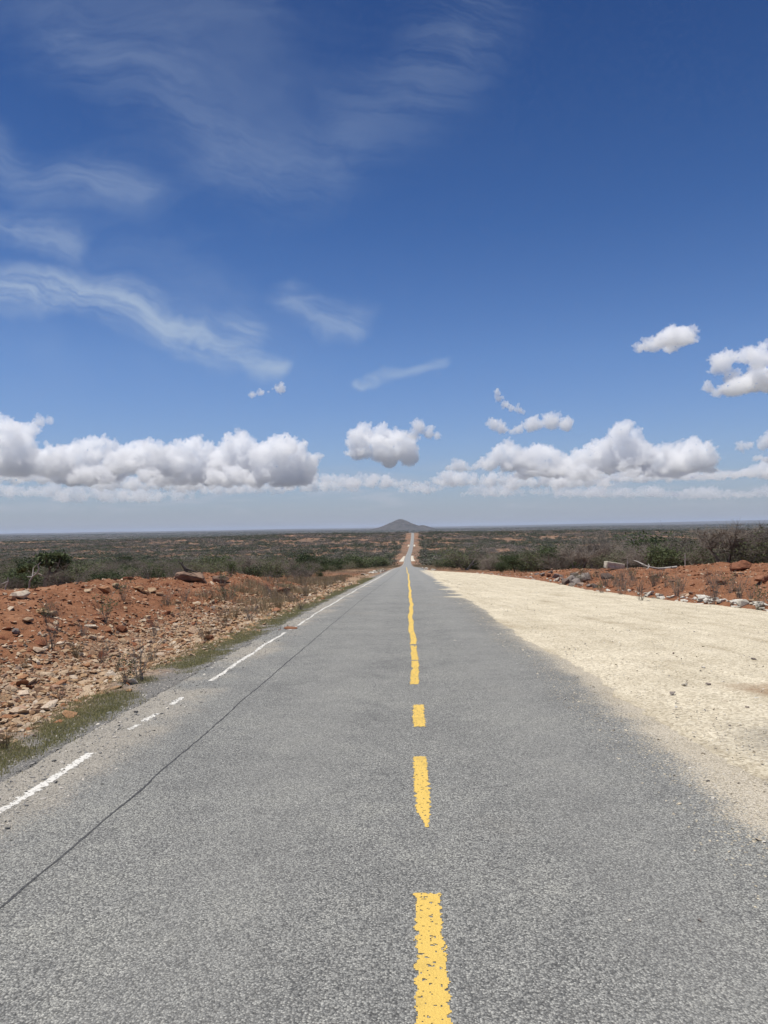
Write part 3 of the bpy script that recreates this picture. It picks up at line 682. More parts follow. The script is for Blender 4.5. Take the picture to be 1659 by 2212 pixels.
# white rubble on the shoulders where the road tips over the slope
k = 0
for side, s0, s1, y0, y1, n in ((-1, 3.4, 5.2, 78, 150, 34), (1, 3.3, 4.6, 112, 175, 22)):
    for q in range(n):
        y = RND.uniform(y0, y1); x = float(cxf(y)) + side * RND.uniform(s0, s1); sz = RND.uniform(.3, .8)
        stone('shoulder_stone', STONES['white_stone'][q % 7], x, y, (sz * 1.4, sz, sz * .6), 'pale stone heaped on the left shoulder where the road tips downhill' if side < 0 else 'pale stone on the right shoulder where the road tips downhill', 'stone', 'shoulder stones left' if side < 0 else 'shoulder stones right')
# ------------------------------------------------------------------ plants
def leaf_mat(name, stops, trans=.25):
    def f(t, b):
        r = rnd_of(t); n = noise(t, objc(t), 2.3, 3, .6)
        c = ramp(t, r * .55 + n * .5, stops); setc(t, b, c)
        tr = t.nodes.new('ShaderNodeBsdfTranslucent'); t.links.new(c.o, tr.inputs[0]); mx = t.nodes.new('ShaderNodeMixShader'); mx.inputs[0].default_value = trans
        o = t.nodes['Material Output']; t.links.new(b.outputs[0], mx.inputs[1]); t.links.new(tr.outputs[0], mx.inputs[2]); t.links.new(mx.outputs[0], o.inputs[0])
    return mat(name, f, .75, .2)
M['bark'] = leaf_mat('grey_brown_twigs', [(.15, (.11, .092, .080)), (.5, (.190, .160, .132)), (.85, (.28, .24, .20))], .0)
M['dark_bark'] = leaf_mat('dark_bark', [(.2, (.04, .034, .03)), (.8, (.10, .085, .075))], .0)
M['dead_white'] = leaf_mat('bleached_dead_wood', [(.2, (.26, .235, .21)), (.8, (.46, .43, .39))], .0)
M['olive'] = leaf_mat('olive_leaves', [(.2, (.065, .078, .036)), (.5, (.115, .132, .062)), (.85, (.17, .185, .09))])
M['green'] = leaf_mat('dark_green_leaves', [(.2, (.042, .060, .026)), (.5, (.076, .100, .043)), (.85, (.13, .155, .07))])
M['grass'] = leaf_mat('short_green_grass', [(.2, (.22, .22, .085)), (.5, (.31, .29, .13)), (.85, (.42, .36, .20))], .55)
M['straw'] = leaf_mat('dry_straw_grass', [(.2, (.17, .125, .07)), (.5, (.30, .235, .14)), (.85, (.42, .345, .22))])
M['scrub_olive'] = leaf_mat('olive_scrub', [(.15, (.038, .046, .027)), (.5, (.062, .074, .040)), (.85, (.098, .108, .060))], .1)
M['scrub_grey'] = leaf_mat('grey_twig_scrub', [(.15, (.105, .092, .078)), (.5, (.165, .145, .122)), (.85, (.24, .205, .17))], .1)
M['haze_scrub'] = leaf_mat('scrub_leaves_and_twigs', [(.15, (.052, .060, .040)), (.35, (.092, .098, .066)), (.6, (.135, .122, .098)), (.85, (.20, .165, .135))], .1)
def prisms(segs, sides=3):
    """tapered little tubes for a list of (p0, p1, r0, r1)"""
    if not segs: return np.zeros((0, 3)), np.zeros((0, 4), int)
    p0 = np.array([s[0] for s in segs]); p1 = np.array([s[1] for s in segs]); r0 = np.array([s[2] for s in segs]); r1 = np.array([s[3] for s in segs])
    d = p1 - p0; d /= np.maximum(np.linalg.norm(d, axis=1)[:, None], 1e-9)
    h = np.where(np.abs(d[:, 2:3]) < .9, [[0, 0, 1.]], [[1., 0, 0]]); u = np.cross(d, h); u /= np.linalg.norm(u, axis=1)[:, None]; w = np.cross(d, u)
    V = []
    for p, r in ((p0, r0), (p1, r1)):
        for k in range(sides):
            a_ = 2 * math.pi * k / sides; V.append(p + (u * math.cos(a_) + w * math.sin(a_)) * r[:, None])
    V = np.stack(V, 1).reshape(-1, 3); n = len(segs); b_ = np.arange(n)[:, None] * 2 * sides
    F = np.concatenate([b_ + np.array([[k, (k + 1) % sides, sides + (k + 1) % sides, sides + k]]) for k in range(sides)], 0)
    return V, F
def grow(seed, stems=5, h=2.4, spread=.8, kids=5, twigs=9, r=.035, lean=0., curve=.25, trunk=0., flat=0., tw=.0045):
    """skeleton of a shrub: (thick segments, twig segments, tips)"""
    q = random.Random(seed); thick, thin, tips = [], [], []
    def limb(p, d, L, r, lv):
        n = 3 if lv < 2 else 1
        for k in range(n):
            j = Vector((q.gauss(0, curve), q.gauss(0, curve), q.gauss(0, curve * .5) - flat * max(0, p.z / h - .6)))
            d = (d + j).normalized(); e = p + d * L / n; r1 = r * (1 - .28 if lv < 2 else .4)
            (thick if lv < 2 else thin).append((p[:], e[:], r, r1)); p, r = e, r1
            if lv == 0 and (k > 0 or not trunk):
                for c in range(kids): limb(p, (d * .55 + Vector((q.gauss(0, spread), q.gauss(0, spread), q.gauss(.25, .35)))).normalized(), L * q.uniform(.35, .62), r * .62, 1)
            if lv == 1:
                for c in range(twigs // 3 + 1): limb(p, (d * .7 + Vector((q.gauss(0, .7), q.gauss(0, .7), q.gauss(.1, .5)))).normalized(), L * q.uniform(.3, .7), max(tw, r * .42), 2)
        if lv == 2: tips.append(p[:])
    for s in range(stems):
        a_ = 6.283 * s / stems + q.uniform(-.5, .5); o = q.uniform(0, .18) if stems > 1 else 0
        d = Vector((math.cos(a_) * spread * q.uniform(.3, .8) + lean, math.sin(a_) * spread * q.uniform(.3, .8), 1)).normalized() if stems > 1 else Vector((lean, q.gauss(0, .05), 1)).normalized()
        limb(Vector((math.cos(a_) * o, math.sin(a_) * o, -.05)), d, h * q.uniform(.62, .85), r * q.uniform(.8, 1.2), 0)
    return thick, thin, tips
def leaves(pts, n, size, jit, seed):
    g = np.random.default_rng(seed); pts = np.array(pts); pts = pts[pts[:, 2] <= np.percentile(pts[:, 2], 95)]; P = pts[g.integers(0, len(pts), n)] + g.normal(0, jit, (n, 3))
    a_ = g.normal(size=(n, 3)); a_ /= np.linalg.norm(a_, axis=1)[:, None]; b_ = np.cross(a_, g.normal(size=(n, 3))); b_ /= np.linalg.norm(b_, axis=1)[:, None]
    s = (size * g.uniform(.6, 1.4, n))[:, None]
    V = np.stack([P - a_ * s, P + b_ * s * .55, P + a_ * s, P - b_ * s * .55], 1).reshape(-1, 3)
    return V, np.arange(4 * n).reshape(-1, 4)
def plant(seed, leaf=0, lsize=.06, jit=.10, **kw):
    th, tn, tips = grow(seed, **kw); A_ = prisms(th); B = prisms(tn)
    if leaf:
        LV = leaves(tips, leaf, lsize, jit, seed)
    return dict(thick=A_, thin=B, leaf=LV if leaf else None)
def pmesh(name, geo, m): me = mesh_np(name, *geo); me.materials.append(m); return me
KIND = {}
def kind(key, name, wood, leafm, parts, label_cat, seeds, **kw):
    out = []
    for sd_ in seeds:
        p = plant(sd_, **kw)
        if p['leaf'] is None: ms = [(parts[0], pmesh(parts[0], p['thick'], M[wood])), (parts[1], pmesh(parts[1], p['thin'], M[wood]))]
        else:
            n = len(p['thick'][0]); wd = (np.concatenate([p['thick'][0], p['thin'][0]]), np.concatenate([p['thick'][1], p['thin'][1] + n]))
            ms = [(parts[0], pmesh(parts[0], wd, M[wood])), (parts[1], pmesh(parts[1], p['leaf'], M[leafm]))]
        out.append(ms)
    KIND[key] = (name, label_cat, out)
kind('bare', 'thorn_shrub', 'bark', None, ('stems', 'twigs'), 'shrub', range(1, 6), stems=7, h=2.3, spread=.85, kids=4, twigs=20, r=.036, tw=.0075)
kind('olive', 'olive_shrub', 'bark', 'olive', ('branches', 'foliage'), 'shrub', range(11, 15), stems=6, h=2.3, spread=.8, kids=4, twigs=8, r=.03, leaf=1500, lsize=.06, jit=.18, tw=.007)
kind('green', 'green_bush', 'dark_bark', 'green', ('branches', 'foliage'), 'bush', range(21, 24), stems=5, h=2.2, spread=.8, kids=4, twigs=8, r=.035, leaf=2400, lsize=.075, jit=.16)
kind('baretree', 'bare_tree', 'bark', None, ('trunk', 'crown'), 'tree', (31, 34), stems=3, h=3.4, spread=.75, kids=8, twigs=45, r=.13, trunk=1, curve=.22, tw=.011)
kind('greentree', 'green_tree', 'dark_bark', 'green', ('trunk', 'crown'), 'tree', (41, 43), stems=1, h=3.0, spread=1.0, kids=7, twigs=9, r=.085, trunk=1, flat=.5, leaf=2600, lsize=.085, jit=.22)
def put(key, x, y, height, label, group=None, rz=None, v=None, wide=1.0, sink=.04):
    name, cat, var = KIND[key]; ms = var[(v if v is not None else RND.randrange(99)) % len(var)]
    top = max(TOP[m.name] for _, m in ms)
    s = height / top; r = new(name, None, loc=(x, y, gz(x, y) - sink)); r.empty_display_size = .1
    r.scale = (s * wide, s * wide, s); r.rotation_euler = (0, 0, RND.uniform(0, 6.28) if rz is None else rz)
    for nm, me in ms: new(nm, me, parent=r)
    return tag(r, label, cat, group)
TOP = {}
for _, _, var in KIND.values():
    for ms in var:
        for _, m in ms: a_ = np.empty(len(m.vertices) * 3, np.float32); m.vertices.foreach_get('co', a_); TOP[m.name] = float(np.percentile(a_[2::3], 99))
def putpx(key, px, top, dist, label, group=None, wide=1.0, v=None, rz=None):
    """a plant on the bearing of column px, dist metres ahead, its top on row top of the photograph"""
    x, y = along(px, dist); d = ray(px, top); h = EYE + d.z / d.y * dist - gz(x, y)
    return put(key, x, y, max(.4, h), label, group, rz, v, wide)

# trees and bushes one can pick out
putpx('baretree', 1568, 1132, 47, 'tall bare grey tree standing behind the right red bank', wide=1.15, v=0, rz=.4)
putpx('baretree', 1640, 1158, 50, 'bare grey tree at the right picture edge behind the bank', wide=1.3, v=1)
putpx('baretree', 1505, 1180, 55, 'low bare tree left of the tall bare one', wide=1.3, v=1, rz=2)
putpx('baretree', 1280, 1172, 62, 'bare tree with a crooked dark limb behind the cream block', wide=1.3, v=0, rz=3.3)
putpx('greentree', 1207, 1178, 66, 'dense dark green tree beyond the far end of the right bank', wide=1.1, v=0)
putpx('green', 1172, 1186, 70, 'tall dark green bush left of the dense green tree', wide=1.0)
putpx('greentree', 1112, 1198, 80, 'forked small tree with green crown beyond the lay-by', wide=1.4, v=1)
putpx('green', 1082, 1213, 82, 'round dark bush beside the forked small tree', wide=1.1)
putpx('green', 1021, 1208, 105, 'dark green bush behind the far end of the lay-by', wide=1.3)
putpx('green', 976, 1206, 118, 'bright green bush at the far corner of the lay-by', wide=1.4)
putpx('olive', 945, 1208, 150, 'olive bush right of the road where it tips downhill', wide=1.5)
putpx('green', 1425, 1178, 54, 'green leafy bush left of the tall bare tree', wide=1.1)
putpx('green', 1452, 1182, 57, 'leafy dark bush close beside the tall bare tree', wide=1.1)
putpx('olive', 1350, 1186, 60, 'olive shrub behind the wooden stake', wide=1.2)
putpx('olive', 1320, 1190, 58, 'olive shrub right behind the cream stone block', wide=1.3)
putpx('bare', 1385, 1176, 56, 'reddish bare shrub above the fallen white log', wide=1.3)
putpx('green', 773, 1196, 165, 'big rounded green bush left of the road in front of the slope', wide=2.0, v=0)
putpx('green', 822, 1204, 230, 'dark bush nearer the road than the big rounded one', wide=1.6, v=1)
def umbrella_tree():
    D = 38.0; q = lambda px, py, d=0: np.array(onpx(px, py, D + d)); o = q(97, 1272); o[2] = gz(o[0], o[1]) - .05; S = []
    def run(pts, r0, r1):
        for k in range(len(pts) - 1): S.append((tuple(pts[k] - o), tuple(pts[k + 1] - o), r0 + (r1 - r0) * k / (len(pts) - 1), r0 + (r1 - r0) * (k + 1) / (len(pts) - 1)))
    run([o, q(97, 1268), q(98, 1258), q(102, 1247), q(107, 1240)], .11, .08); run([q(107, 1240), q(118, 1237, .3), q(130, 1232, .4), q(140, 1222, .3)], .07, .03)
    run([q(107, 1240), q(108, 1230), q(104, 1218, -.4), q(98, 1206, -.5)], .06, .02); run([q(108, 1230), q(114, 1218, .3), q(118, 1204, .5)], .05, .02); run([q(118, 1237, .3), q(126, 1222, -.5), q(130, 1206, -.6)], .04, .015)
    run([q(102, 1247), q(85, 1240, .5), q(66, 1236, .8), q(54, 1230, .8)], .05, .015)
    g = np.random.default_rng(8); P = []
    for cx_, cy, rx, ry, n in ((98, 1204, 17, 7, 90), (120, 1201, 20, 9, 130), (138, 1210, 14, 9, 90), (107, 1214, 22, 8, 90), (132, 1222, 15, 6, 50), (90, 1214, 9, 5, 30), (62, 1227, 17, 6, 60), (48, 1230, 10, 4, 25)):
        for k in range(n):
            v = g.normal(size=3); v *= g.uniform(.3, 1) ** .5 / np.linalg.norm(v); P.append(q(cx_ + v[0] * rx, cy + v[1] * ry, v[2] * rx * D / 1597 * 1.2) - o)
    r = new('umbrella_tree', None, loc=o); new('trunk', pmesh('trunk', prisms(S, 6), M['bark']), parent=r); new('crown', pmesh('crown', leaves(P, 2600, .085, .07, 3), M['green']), parent=r)
    tag(r, 'umbrella shaped green tree with a bent trunk at the left', 'tree')
putpx('green', 242, 1228, 52, 'small dark green bush behind the left bank', wide=1.2)
putpx('green', 345, 1236, 56, 'green bush left of the long brown boulder', wide=1.5)
putpx('olive', 480, 1205, 44, 'tall olive shrub behind the left boulder', wide=1.2)
putpx('olive', 440, 1212, 42, 'olive shrub spreading over the long boulder', wide=1.4)
putpx('green', 500, 1210, 36, 'sparse dark shrub on the crest right of the boulder', wide=.8)
putpx('green', 560, 1217, 62, 'bright green bush beyond the middle of the left bank', wide=1.5)
putpx('green', 690, 1232, 70, 'small dark bush past the far end of the left bank', wide=.9)
CLEAR = [(*along(108, 40), 3.0), (*along(115, 33), 3.2), (*along(112, 27), 3.5), (*along(773, 165), 6), (*along(1112, 80), 3), (*along(1568, 47), 2.5)]
for q, (px, top, dist, kk) in enumerate(((1240, 1176, 58, 'baretree'), (1300, 1180, 66, 'baretree'), (1335, 1182, 70, 'olive'), (1365, 1174, 60, 'bare'), (1400, 1182, 63, 'baretree'), (1440, 1168, 66, 'bare'), (1478, 1170, 58, 'baretree'), (1522, 1160, 60, 'bare'), (1540, 1172, 52, 'olive'), (1592, 1160, 53, 'bare'), (1615, 1152, 57, 'baretree'), (1632, 1165, 46, 'olive'), (1652, 1160, 60, 'bare'))):
    putpx(kk, px, top, dist, {'baretree': 'bare grey-brown tree', 'olive': 'thinly leaved olive shrub', 'bare': 'tall leafless thorn shrub'}[kk] + f', {ORD[q]} from the left in the line behind the right bank', wide=1.25)
# wild scrub: the largest singly, the rest as one mass
def scrub():
    pts = []
    for r0, r1, dens in ((20, 60, .13), (60, 150, .10), (150, 400, .055), (400, 900, .030), (900, 1830, .019)):
        n = int(.5 * R(84) * (r1 * r1 - r0 * r0) * dens); r = np.sqrt(RNG.uniform(r0 * r0, r1 * r1, n)); a_ = RNG.uniform(R(-41), R(41), n) 
        pts.append(np.stack([np.sin(a_) * r, np.cos(a_) * r], 1))
    P = np.concatenate(pts); x, y = P[:, 0], P[:, 1]; s = x - cxf(y)
    clear = np.where(y > 70, 11 + 7 * n2(x, y, 25, 2, 1.1) + 3 * sst(y, 400, 900), 0)
    ok = np.abs(s) > clear
    ok &= ~((y < 110) & (s > -15.5) & (s < edge_r(y) + 12.5) & (s < 30)) | ((y >= 62) & (s > edge_r(y) + 3) & (s > 0) & (y < 110)) | ((y > 60) & (s < -9) & (y < 110))
    # bare red patches between thickets
    v = n2(x, y, 75, 3, 5.0) + .5 * n2(x, y, 22, 2, 7.0); bare = v > np.interp(np.hypot(x, y), [0, 100, 300, 1000, 1800], [.5, .36, .22, .20, .13])
    ok &= ~(bare & (RNG.uniform(0, 1, len(x)) < .90))
    for tx, ty, tr in CLEAR: ok &= np.hypot(x - tx, y - ty) > tr
    x, y, v = x[ok], y[ok], v[ok]; n = len(x)
    z = ground(x, y); r = np.hypot(x, y)
    u = RNG.uniform(0, 1, n); tone = n2(x, y, 130, 2, 2.2) 
    k = np.where(u < .50 - tone * .5, 0, np.where(u < .86 - tone * .2, 1, 2))       # bare, olive, green
    h = np.clip(RNG.lognormal(.72, .30, n), .8, 4.2) * np.interp(r, [0, 45, 150, 300], [.52, .60, .80, 1.0]) * np.where((x > 0) & (r < 110), 1.35, 1)
    h = np.where(r > 700, h * 1.15, h)
    infr = np.abs(np.arctan2(x, y) + R(1.93)) < R(29)
    order = np.argsort(-np.where(infr & (r < 400), h / r, 0)); big = order[:245]
    rest = np.ones(n, bool); rest[big] = False
    KK = ('bare', 'olive', 'green')
    for q in big:
        left = x[q] < 0; near = r[q] < 62
        where = ('behind the left red bank' if left else 'behind the right red bank') if near else ('on the slope left of the road' if left else 'on the slope right of the road')
        what = ('grey leafless thorn shrub', 'grey-green thinly leaved shrub', 'dark green leafy bush')[k[q]]
        put(KK[k[q]], float(x[q]), float(y[q]), float(h[q]), f'{what} in the thicket {where}', f'{what}s {where}', wide=RND.uniform(.95, 1.4))
    src = []; base = {}
    for key in KK:
        base[key] = len(src)
        for ms in KIND[key][2]:
            VV, FF, MI, n0 = [], [], [], 0
            me = bpy.data.meshes.new('scrub_piece')
            bm = bmesh.new()
            for mi, (_, m) in enumerate(ms): 
                f0 = len(bm.faces); bm.from_mesh(m); bm.faces.ensure_lookup_table()
                for f in bm.faces[f0:]: f.material_index = mi
            bm.to_mesh(me); bm.free()
            for _, m in ms: me.materials.append(m.materials[0])
            src.append(bpy.data.objects.new('p', me))
    hs = []
    for o in src: a_ = np.empty(len(o.data.vertices) * 3, np.float32); o.data.vertices.foreach_get('co', a_); hs.append(float(np.percentile(a_[2::3], 99)))
    nv = {0: 5, 1: 4, 2: 3}; pick = np.zeros(n, int); scl = np.ones((n, 3))
    for kk in range(3):
        w = k == kk; pick[w] = base[KK[kk]] + RNG.integers(0, nv[kk], w.sum())
    hsa = np.array(hs); sc = h / hsa[pick]; wd = RNG.uniform(1.0, 1.5, n)
    # far clumps for the plain beyond the rise: many small faces in a low wide mound
    lod0 = len(src)
    for q in range(9):
        g = np.random.default_rng(70 + q); m_ = 130
        c = g.normal(size=(m_, 3)) * (.42, .42, .22) + (0, 0, .48); tri = c[:, None, :] + g.normal(0, .10, (m_, 3, 3)) * (1, 1, .8)
        tri[..., 2] = np.clip(tri[..., 2], -.1, 1.15)
        me = mesh_np('scrub_clump', tri.reshape(-1, 3), np.arange(3 * m_).reshape(-1, 3)); me.materials.append(M[('scrub_olive', 'haze_scrub', 'scrub_grey')[q // 3]]); src.append(bpy.data.objects.new('p', me))
    farm_ = rest & (r > 330); tn_ = n2(x, y, 90, 3, 6.4) + n2(x, y, 30, 2, 1.9) * .6 + RNG.normal(0, .22, len(x)); pick[farm_] = lod0 + np.where(tn_ < -.02, 0, np.where(tn_ < .22, 3, 6))[farm_] + RNG.integers(0, 3, farm_.sum()); sc[farm_] = h[farm_]; wd[farm_] = RNG.uniform(1.1, 2.0, farm_.sum())
    scl = np.stack([sc * wd, sc * wd, sc], 1)[rest]; P1 = np.stack([x, y, z - .05], 1)[rest]; k1 = pick[rest]
    m2 = 15000; rr = 1830 * (14000 / 1830) ** RNG.uniform(0, 1, m2); aa = RNG.uniform(R(-34), R(32), m2); xf, yf = np.sin(aa) * rr, np.cos(aa) * rr
    kf = (n2(xf, yf, 600, 3, 3.8) < .25) & (np.abs(xf - 4) > 14); xf, yf, rr = xf[kf], yf[kf], rr[kf]
    zf = ground(xf, yf); w_ = np.clip(rr * .0035, 5, 40) * RNG.uniform(.6, 1.4, len(xf)); hf = RNG.uniform(2.0, 3.6, len(xf)) + .00025 * rr
    P2 = np.stack([xf, yf, zf - .3], 1); s2 = np.stack([w_, w_, hf], 1); tn2 = n2(xf, yf, 900, 3, 6.4) + RNG.normal(0, .2, len(xf)); k2 = lod0 + np.where(tn2 < .05, 0, np.where(tn2 < .3, 3, 6)) + RNG.integers(0, 3, len(xf))
    PP = np.concatenate([P1, P2]); n = len(PP)
    scatter('scrub', src, PP, np.stack([np.zeros(n), np.zeros(n), RNG.uniform(0, 6.28, n)], 1), np.concatenate([scl, s2]), np.concatenate([k1, k2]), 'endless grey and olive thorn scrub covering the valley and plain', 'scrub')
scrub()

# ------------------------------------------------------------------ dead wood
def tube(name, pts, radii, m, label, cat, sides=7, extra=()):
    A = np.array(pts, float); gap = float((A[:, 2] - ground(A[:, 0], A[:, 1])).min()); pts, radii = list(pts), list(radii)
    if cat == 'log' and gap > 0:                                   # a log rests on the ground
        dn = lambda p: (p[0], p[1], p[2] - gap + .02); pts = [dn(p) for p in pts]; extra = [[(dn(a_), dn(b_), c, d) for a_, b_, c, d in ex] for ex in extra]
    elif gap > .02:                                                # a standing limb is rooted in it
        x_, y_ = pts[0][0] - .08, pts[0][1] + .05; pts = [(x_, y_, gz(x_, y_) - .05)] + pts; radii = [radii[0] * 1.25] + radii
    segs = [(pts[i], pts[i + 1], radii[i], radii[i + 1]) for i in range(len(pts) - 1)]
    root = new(name, None, loc=pts[0]); o = np.array(pts[0])
    sh = lambda S: [(tuple(np.array(a_) - o), tuple(np.array(b_) - o), c, d) for a_, b_, c, d in S]
    me = pmesh('trunk', prisms(sh(segs), sides), M[m]); me.polygons.foreach_set('use_smooth', np.ones(len(me.polygons), bool)); new('trunk', me, parent=root)
    for ex in extra: new('branch', pmesh('branch', prisms(sh(ex), 5), M[m]), parent=root)
    return tag(root, label, cat)
def onpx(px, py, dist):
    d = ray(px, py); return tuple(np.array((0, 0, EYE)) + np.array(d) * (dist / d.y))
umbrella_tree()
D = 41.0
tube('fallen_log', [onpx(1462, 1218, D), onpx(1450, 1219.5, D), onpx(1435, 1221, D + .2), onpx(1420, 1221.5, D), onpx(1402, 1218, D - .2), onpx(1390, 1213, D)], [.075, .075, .07, .06, .045, .03], 'dead_white', 'bleached fallen log lying on the right bank crest', 'log',
     extra=([(onpx(1402, 1218, D - .2), onpx(1398, 1222, D - .6), .04, .03), (onpx(1398, 1222, D - .6), onpx(1392, 1226, D - .8), .03, .02)], [(onpx(1390, 1213, D), onpx(1378, 1207, D + .3), .05, .03), (onpx(1378, 1207, D + .3), onpx(1368, 1203, D + .6), .03, .012)], [(onpx(1404, 1219, D), onpx(1400, 1211, D + .2), .03, .015)]))
def stake(px, top, bot, label):
    x, y = at(px, bot); d = ray(px, top); zt = EYE + d.z / d.y * y; z0 = gz(x, y)
    tube('wooden_stake', [(x, y, z0 - .1), (x + .01, y, (z0 + zt) / 2), (x + .02, y, zt)], [.028, .026, .018], 'dead_white', label, 'stake')
stake(1355, 1205, 1228, 'thin grey stake standing right of the cream block')
stake(1216, 1241, 1256, 'short pale stub of wood on the right bank')
D = 30.0
tube('dead_branch', [onpx(64, 1256, D), onpx(70, 1246, D), onpx(80, 1238, D), onpx(84, 1230, D), onpx(82, 1221, D), onpx(88, 1214, D)], [.035, .03, .03, .026, .022, .01], 'dead_white', 'bleached forked dead branch below the umbrella tree', 'branch',
     extra=([(onpx(70, 1246, D), onpx(72, 1228, D + .2), .028, .02), (onpx(72, 1228, D + .2), onpx(79, 1220, D + .2), .02, .01)], [(onpx(70, 1246, D), onpx(58, 1246, D), .02, .01)]))
tube('dead_branch', [onpx(12, 1268, 30), onpx(18, 1256, 30), onpx(17, 1246, 30)], [.03, .025, .01], 'dead_white', 'short bleached stick at the far left behind the bank', 'branch', extra=([(onpx(18, 1256, 30), onpx(2, 1262, 30), .03, .01)],))
D = 28.0
tube('dead_log', [onpx(40, 1280, D), onpx(65, 1271, D), onpx(78, 1267, D), onpx(90, 1264, D), onpx(108, 1264, D), onpx(122, 1268, D - .2), onpx(134, 1276, D - .4)], [.03, .05, .04, .06, .055, .06, .03], 'dark_bark', 'dark fallen trunk arched over the left bank crest', 'log',
     extra=([(onpx(95, 1264, D), onpx(112, 1276, D - .5), .04, .03)], [(onpx(108, 1264, D), onpx(128, 1274, D), .035, .02)]))
D = 29.0
tube('dead_branch', [onpx(405, 1243, D), onpx(400, 1228, D), onpx(392, 1218, D), onpx(396, 1212, D)], [.07, .06, .035, .012], 'dark_bark', 'black dead limb sticking up behind the long boulder', 'branch', extra=([(onpx(392, 1218, D), onpx(382, 1208, D), .03, .01)], [(onpx(400, 1228, D), onpx(425, 1236, D), .05, .02)]))
D = 104.0
tube('dead_branch', [onpx(1010, 1230, D), onpx(1018, 1219, D), onpx(1026, 1208, D)], [.16, .13, .06], 'dead_white', 'pale dead fork in front of the dark bush past the lay-by', 'branch', extra=([(onpx(1014, 1224, D), onpx(1030, 1216, D), .10, .04)],))
D = 61.0
tube('dead_limb', [onpx(1262, 1222, D), onpx(1270, 1205, D), onpx(1282, 1190, D), onpx(1288, 1180, D), onpx(1293, 1174, D)], [.10, .08, .07, .045, .02], 'dark_bark', 'crooked dark dead limb rising above the right thicket', 'branch', extra=([(onpx(1282, 1190, D), onpx(1297, 1183, D), .06, .02)], [(onpx(1288, 1180, D), onpx(1279, 1172, D), .05, .02)]))
tube('white_stick', [onpx(1480, 1230, 46), onpx(1480, 1195, 46)], [.035, .02], 'dead_white', 'upright pale dead stem among the right bushes', 'branch')
# the tree whose branch tips reach in from beyond the right edge
def edge_tree():
    x, y = along(1738, 36); z = gz(x, y) - .35; th = [((0, 0, -.1), (.1, 0, 1.3), .14, .11), ((.1, 0, 1.3), (0, .1, 2.6), .11, .09)]; tn = []
    q = random.Random(5)
    for k in range(7):
        a_ = math.pi + (k - 3) * .5; p = Vector((0, .1, 1.5 + .08 * k)); d = Vector((math.cos(a_), math.sin(a_), .30)).normalized(); r = .06
        for s in range(5):
            e = p + d * .42; th.append((p[:], e[:], r, r * .75)); r *= .75
            for c in range(3):
                dd = (d + Vector((q.gauss(0, .5), q.gauss(0, .5), q.gauss(-.1, .4)))).normalized(); f_ = e + dd * q.uniform(.25, .5); tn.append((e[:], f_[:], .020, .012))
                for c2 in range(3): tn.append((f_[:], (f_ + Vector((q.gauss(0, .12), q.gauss(0, .12), q.gauss(0, .12))))[:],   .012, .008))
            d = (d + Vector((q.gauss(0, .15), q.gauss(0, .15), -.08))).normalized(); p = e
    r = new('bare_tree', None, loc=(x, y, z)); new('trunk', pmesh('trunk', prisms(th, 5), M['dark_bark']), parent=r); new('crown', pmesh('crown', prisms(tn), M['dark_bark']), parent=r)
    tag(r, 'tree beyond the right edge whose bare branch tips reach into the picture', 'tree')
edge_tree()

# ------------------------------------------------------------------ weeds and grass
def weed_mesh(seed, h, n, m, leaf=0, lm=None):
    q = random.Random(seed); segs, tips = [], []
    for k in range(n):
        a_ = q.uniform(0, 6.28); d = Vector((math.cos(a_) * q.uniform(.1, .7), math.sin(a_) * q.uniform(.1, .7), 1)).normalized(); p = Vector((q.gauss(0, .03), q.gauss(0, .03), -.01)); L = h * q.uniform(.5, 1.1)
        for s in range(3):
            e = p + d * L / 3; segs.append((p[:], e[:], .0035 * (1 - s * .22), .0035 * (.78 - s * .22)))
            if s:
                for c in range(2): f_ = e + (d + Vector((q.gauss(0, .6), q.gauss(0, .6), q.gauss(.1, .4)))).normalized() * L * .22; segs.append((e[:], f_[:], .002, .001)); tips.append(f_[:])
            d = (d + Vector((q.gauss(0, .15), q.gauss(0, .15), 0))).normalized(); p = e
        tips.append(p[:])
    out = [('stems', pmesh('stems', prisms(segs), M[m]))]
    if leaf: out.append(('leaves', pmesh('leaves', leaves(tips, leaf, .014 * h / .4, .02, seed), M[lm])))
    return out
WEED = {'dry': [weed_mesh(s, .5, 22, 'bark') for s in (1, 2, 3)], 'straw': [weed_mesh(s, .4, 40, 'straw') for s in (4, 5, 6)], 'leafy': [weed_mesh(s, .42, 18, 'bark', 160, 'olive') for s in (7, 8, 9)]}
def weed(key, x, y, h, label, group=None):
    r = new({'dry': 'dry_weed', 'straw': 'straw_tuft', 'leafy': 'leafy_weed'}[key], None, loc=(x, y, gz(x, y))); r.scale = (h / .45,) * 3; r.rotation_euler = (0, 0, RND.uniform(0, 6.28))
    for nm, me in RND.choice(WEED[key]): new(nm, me, parent=r)
    return tag(r, label, 'weed', group)
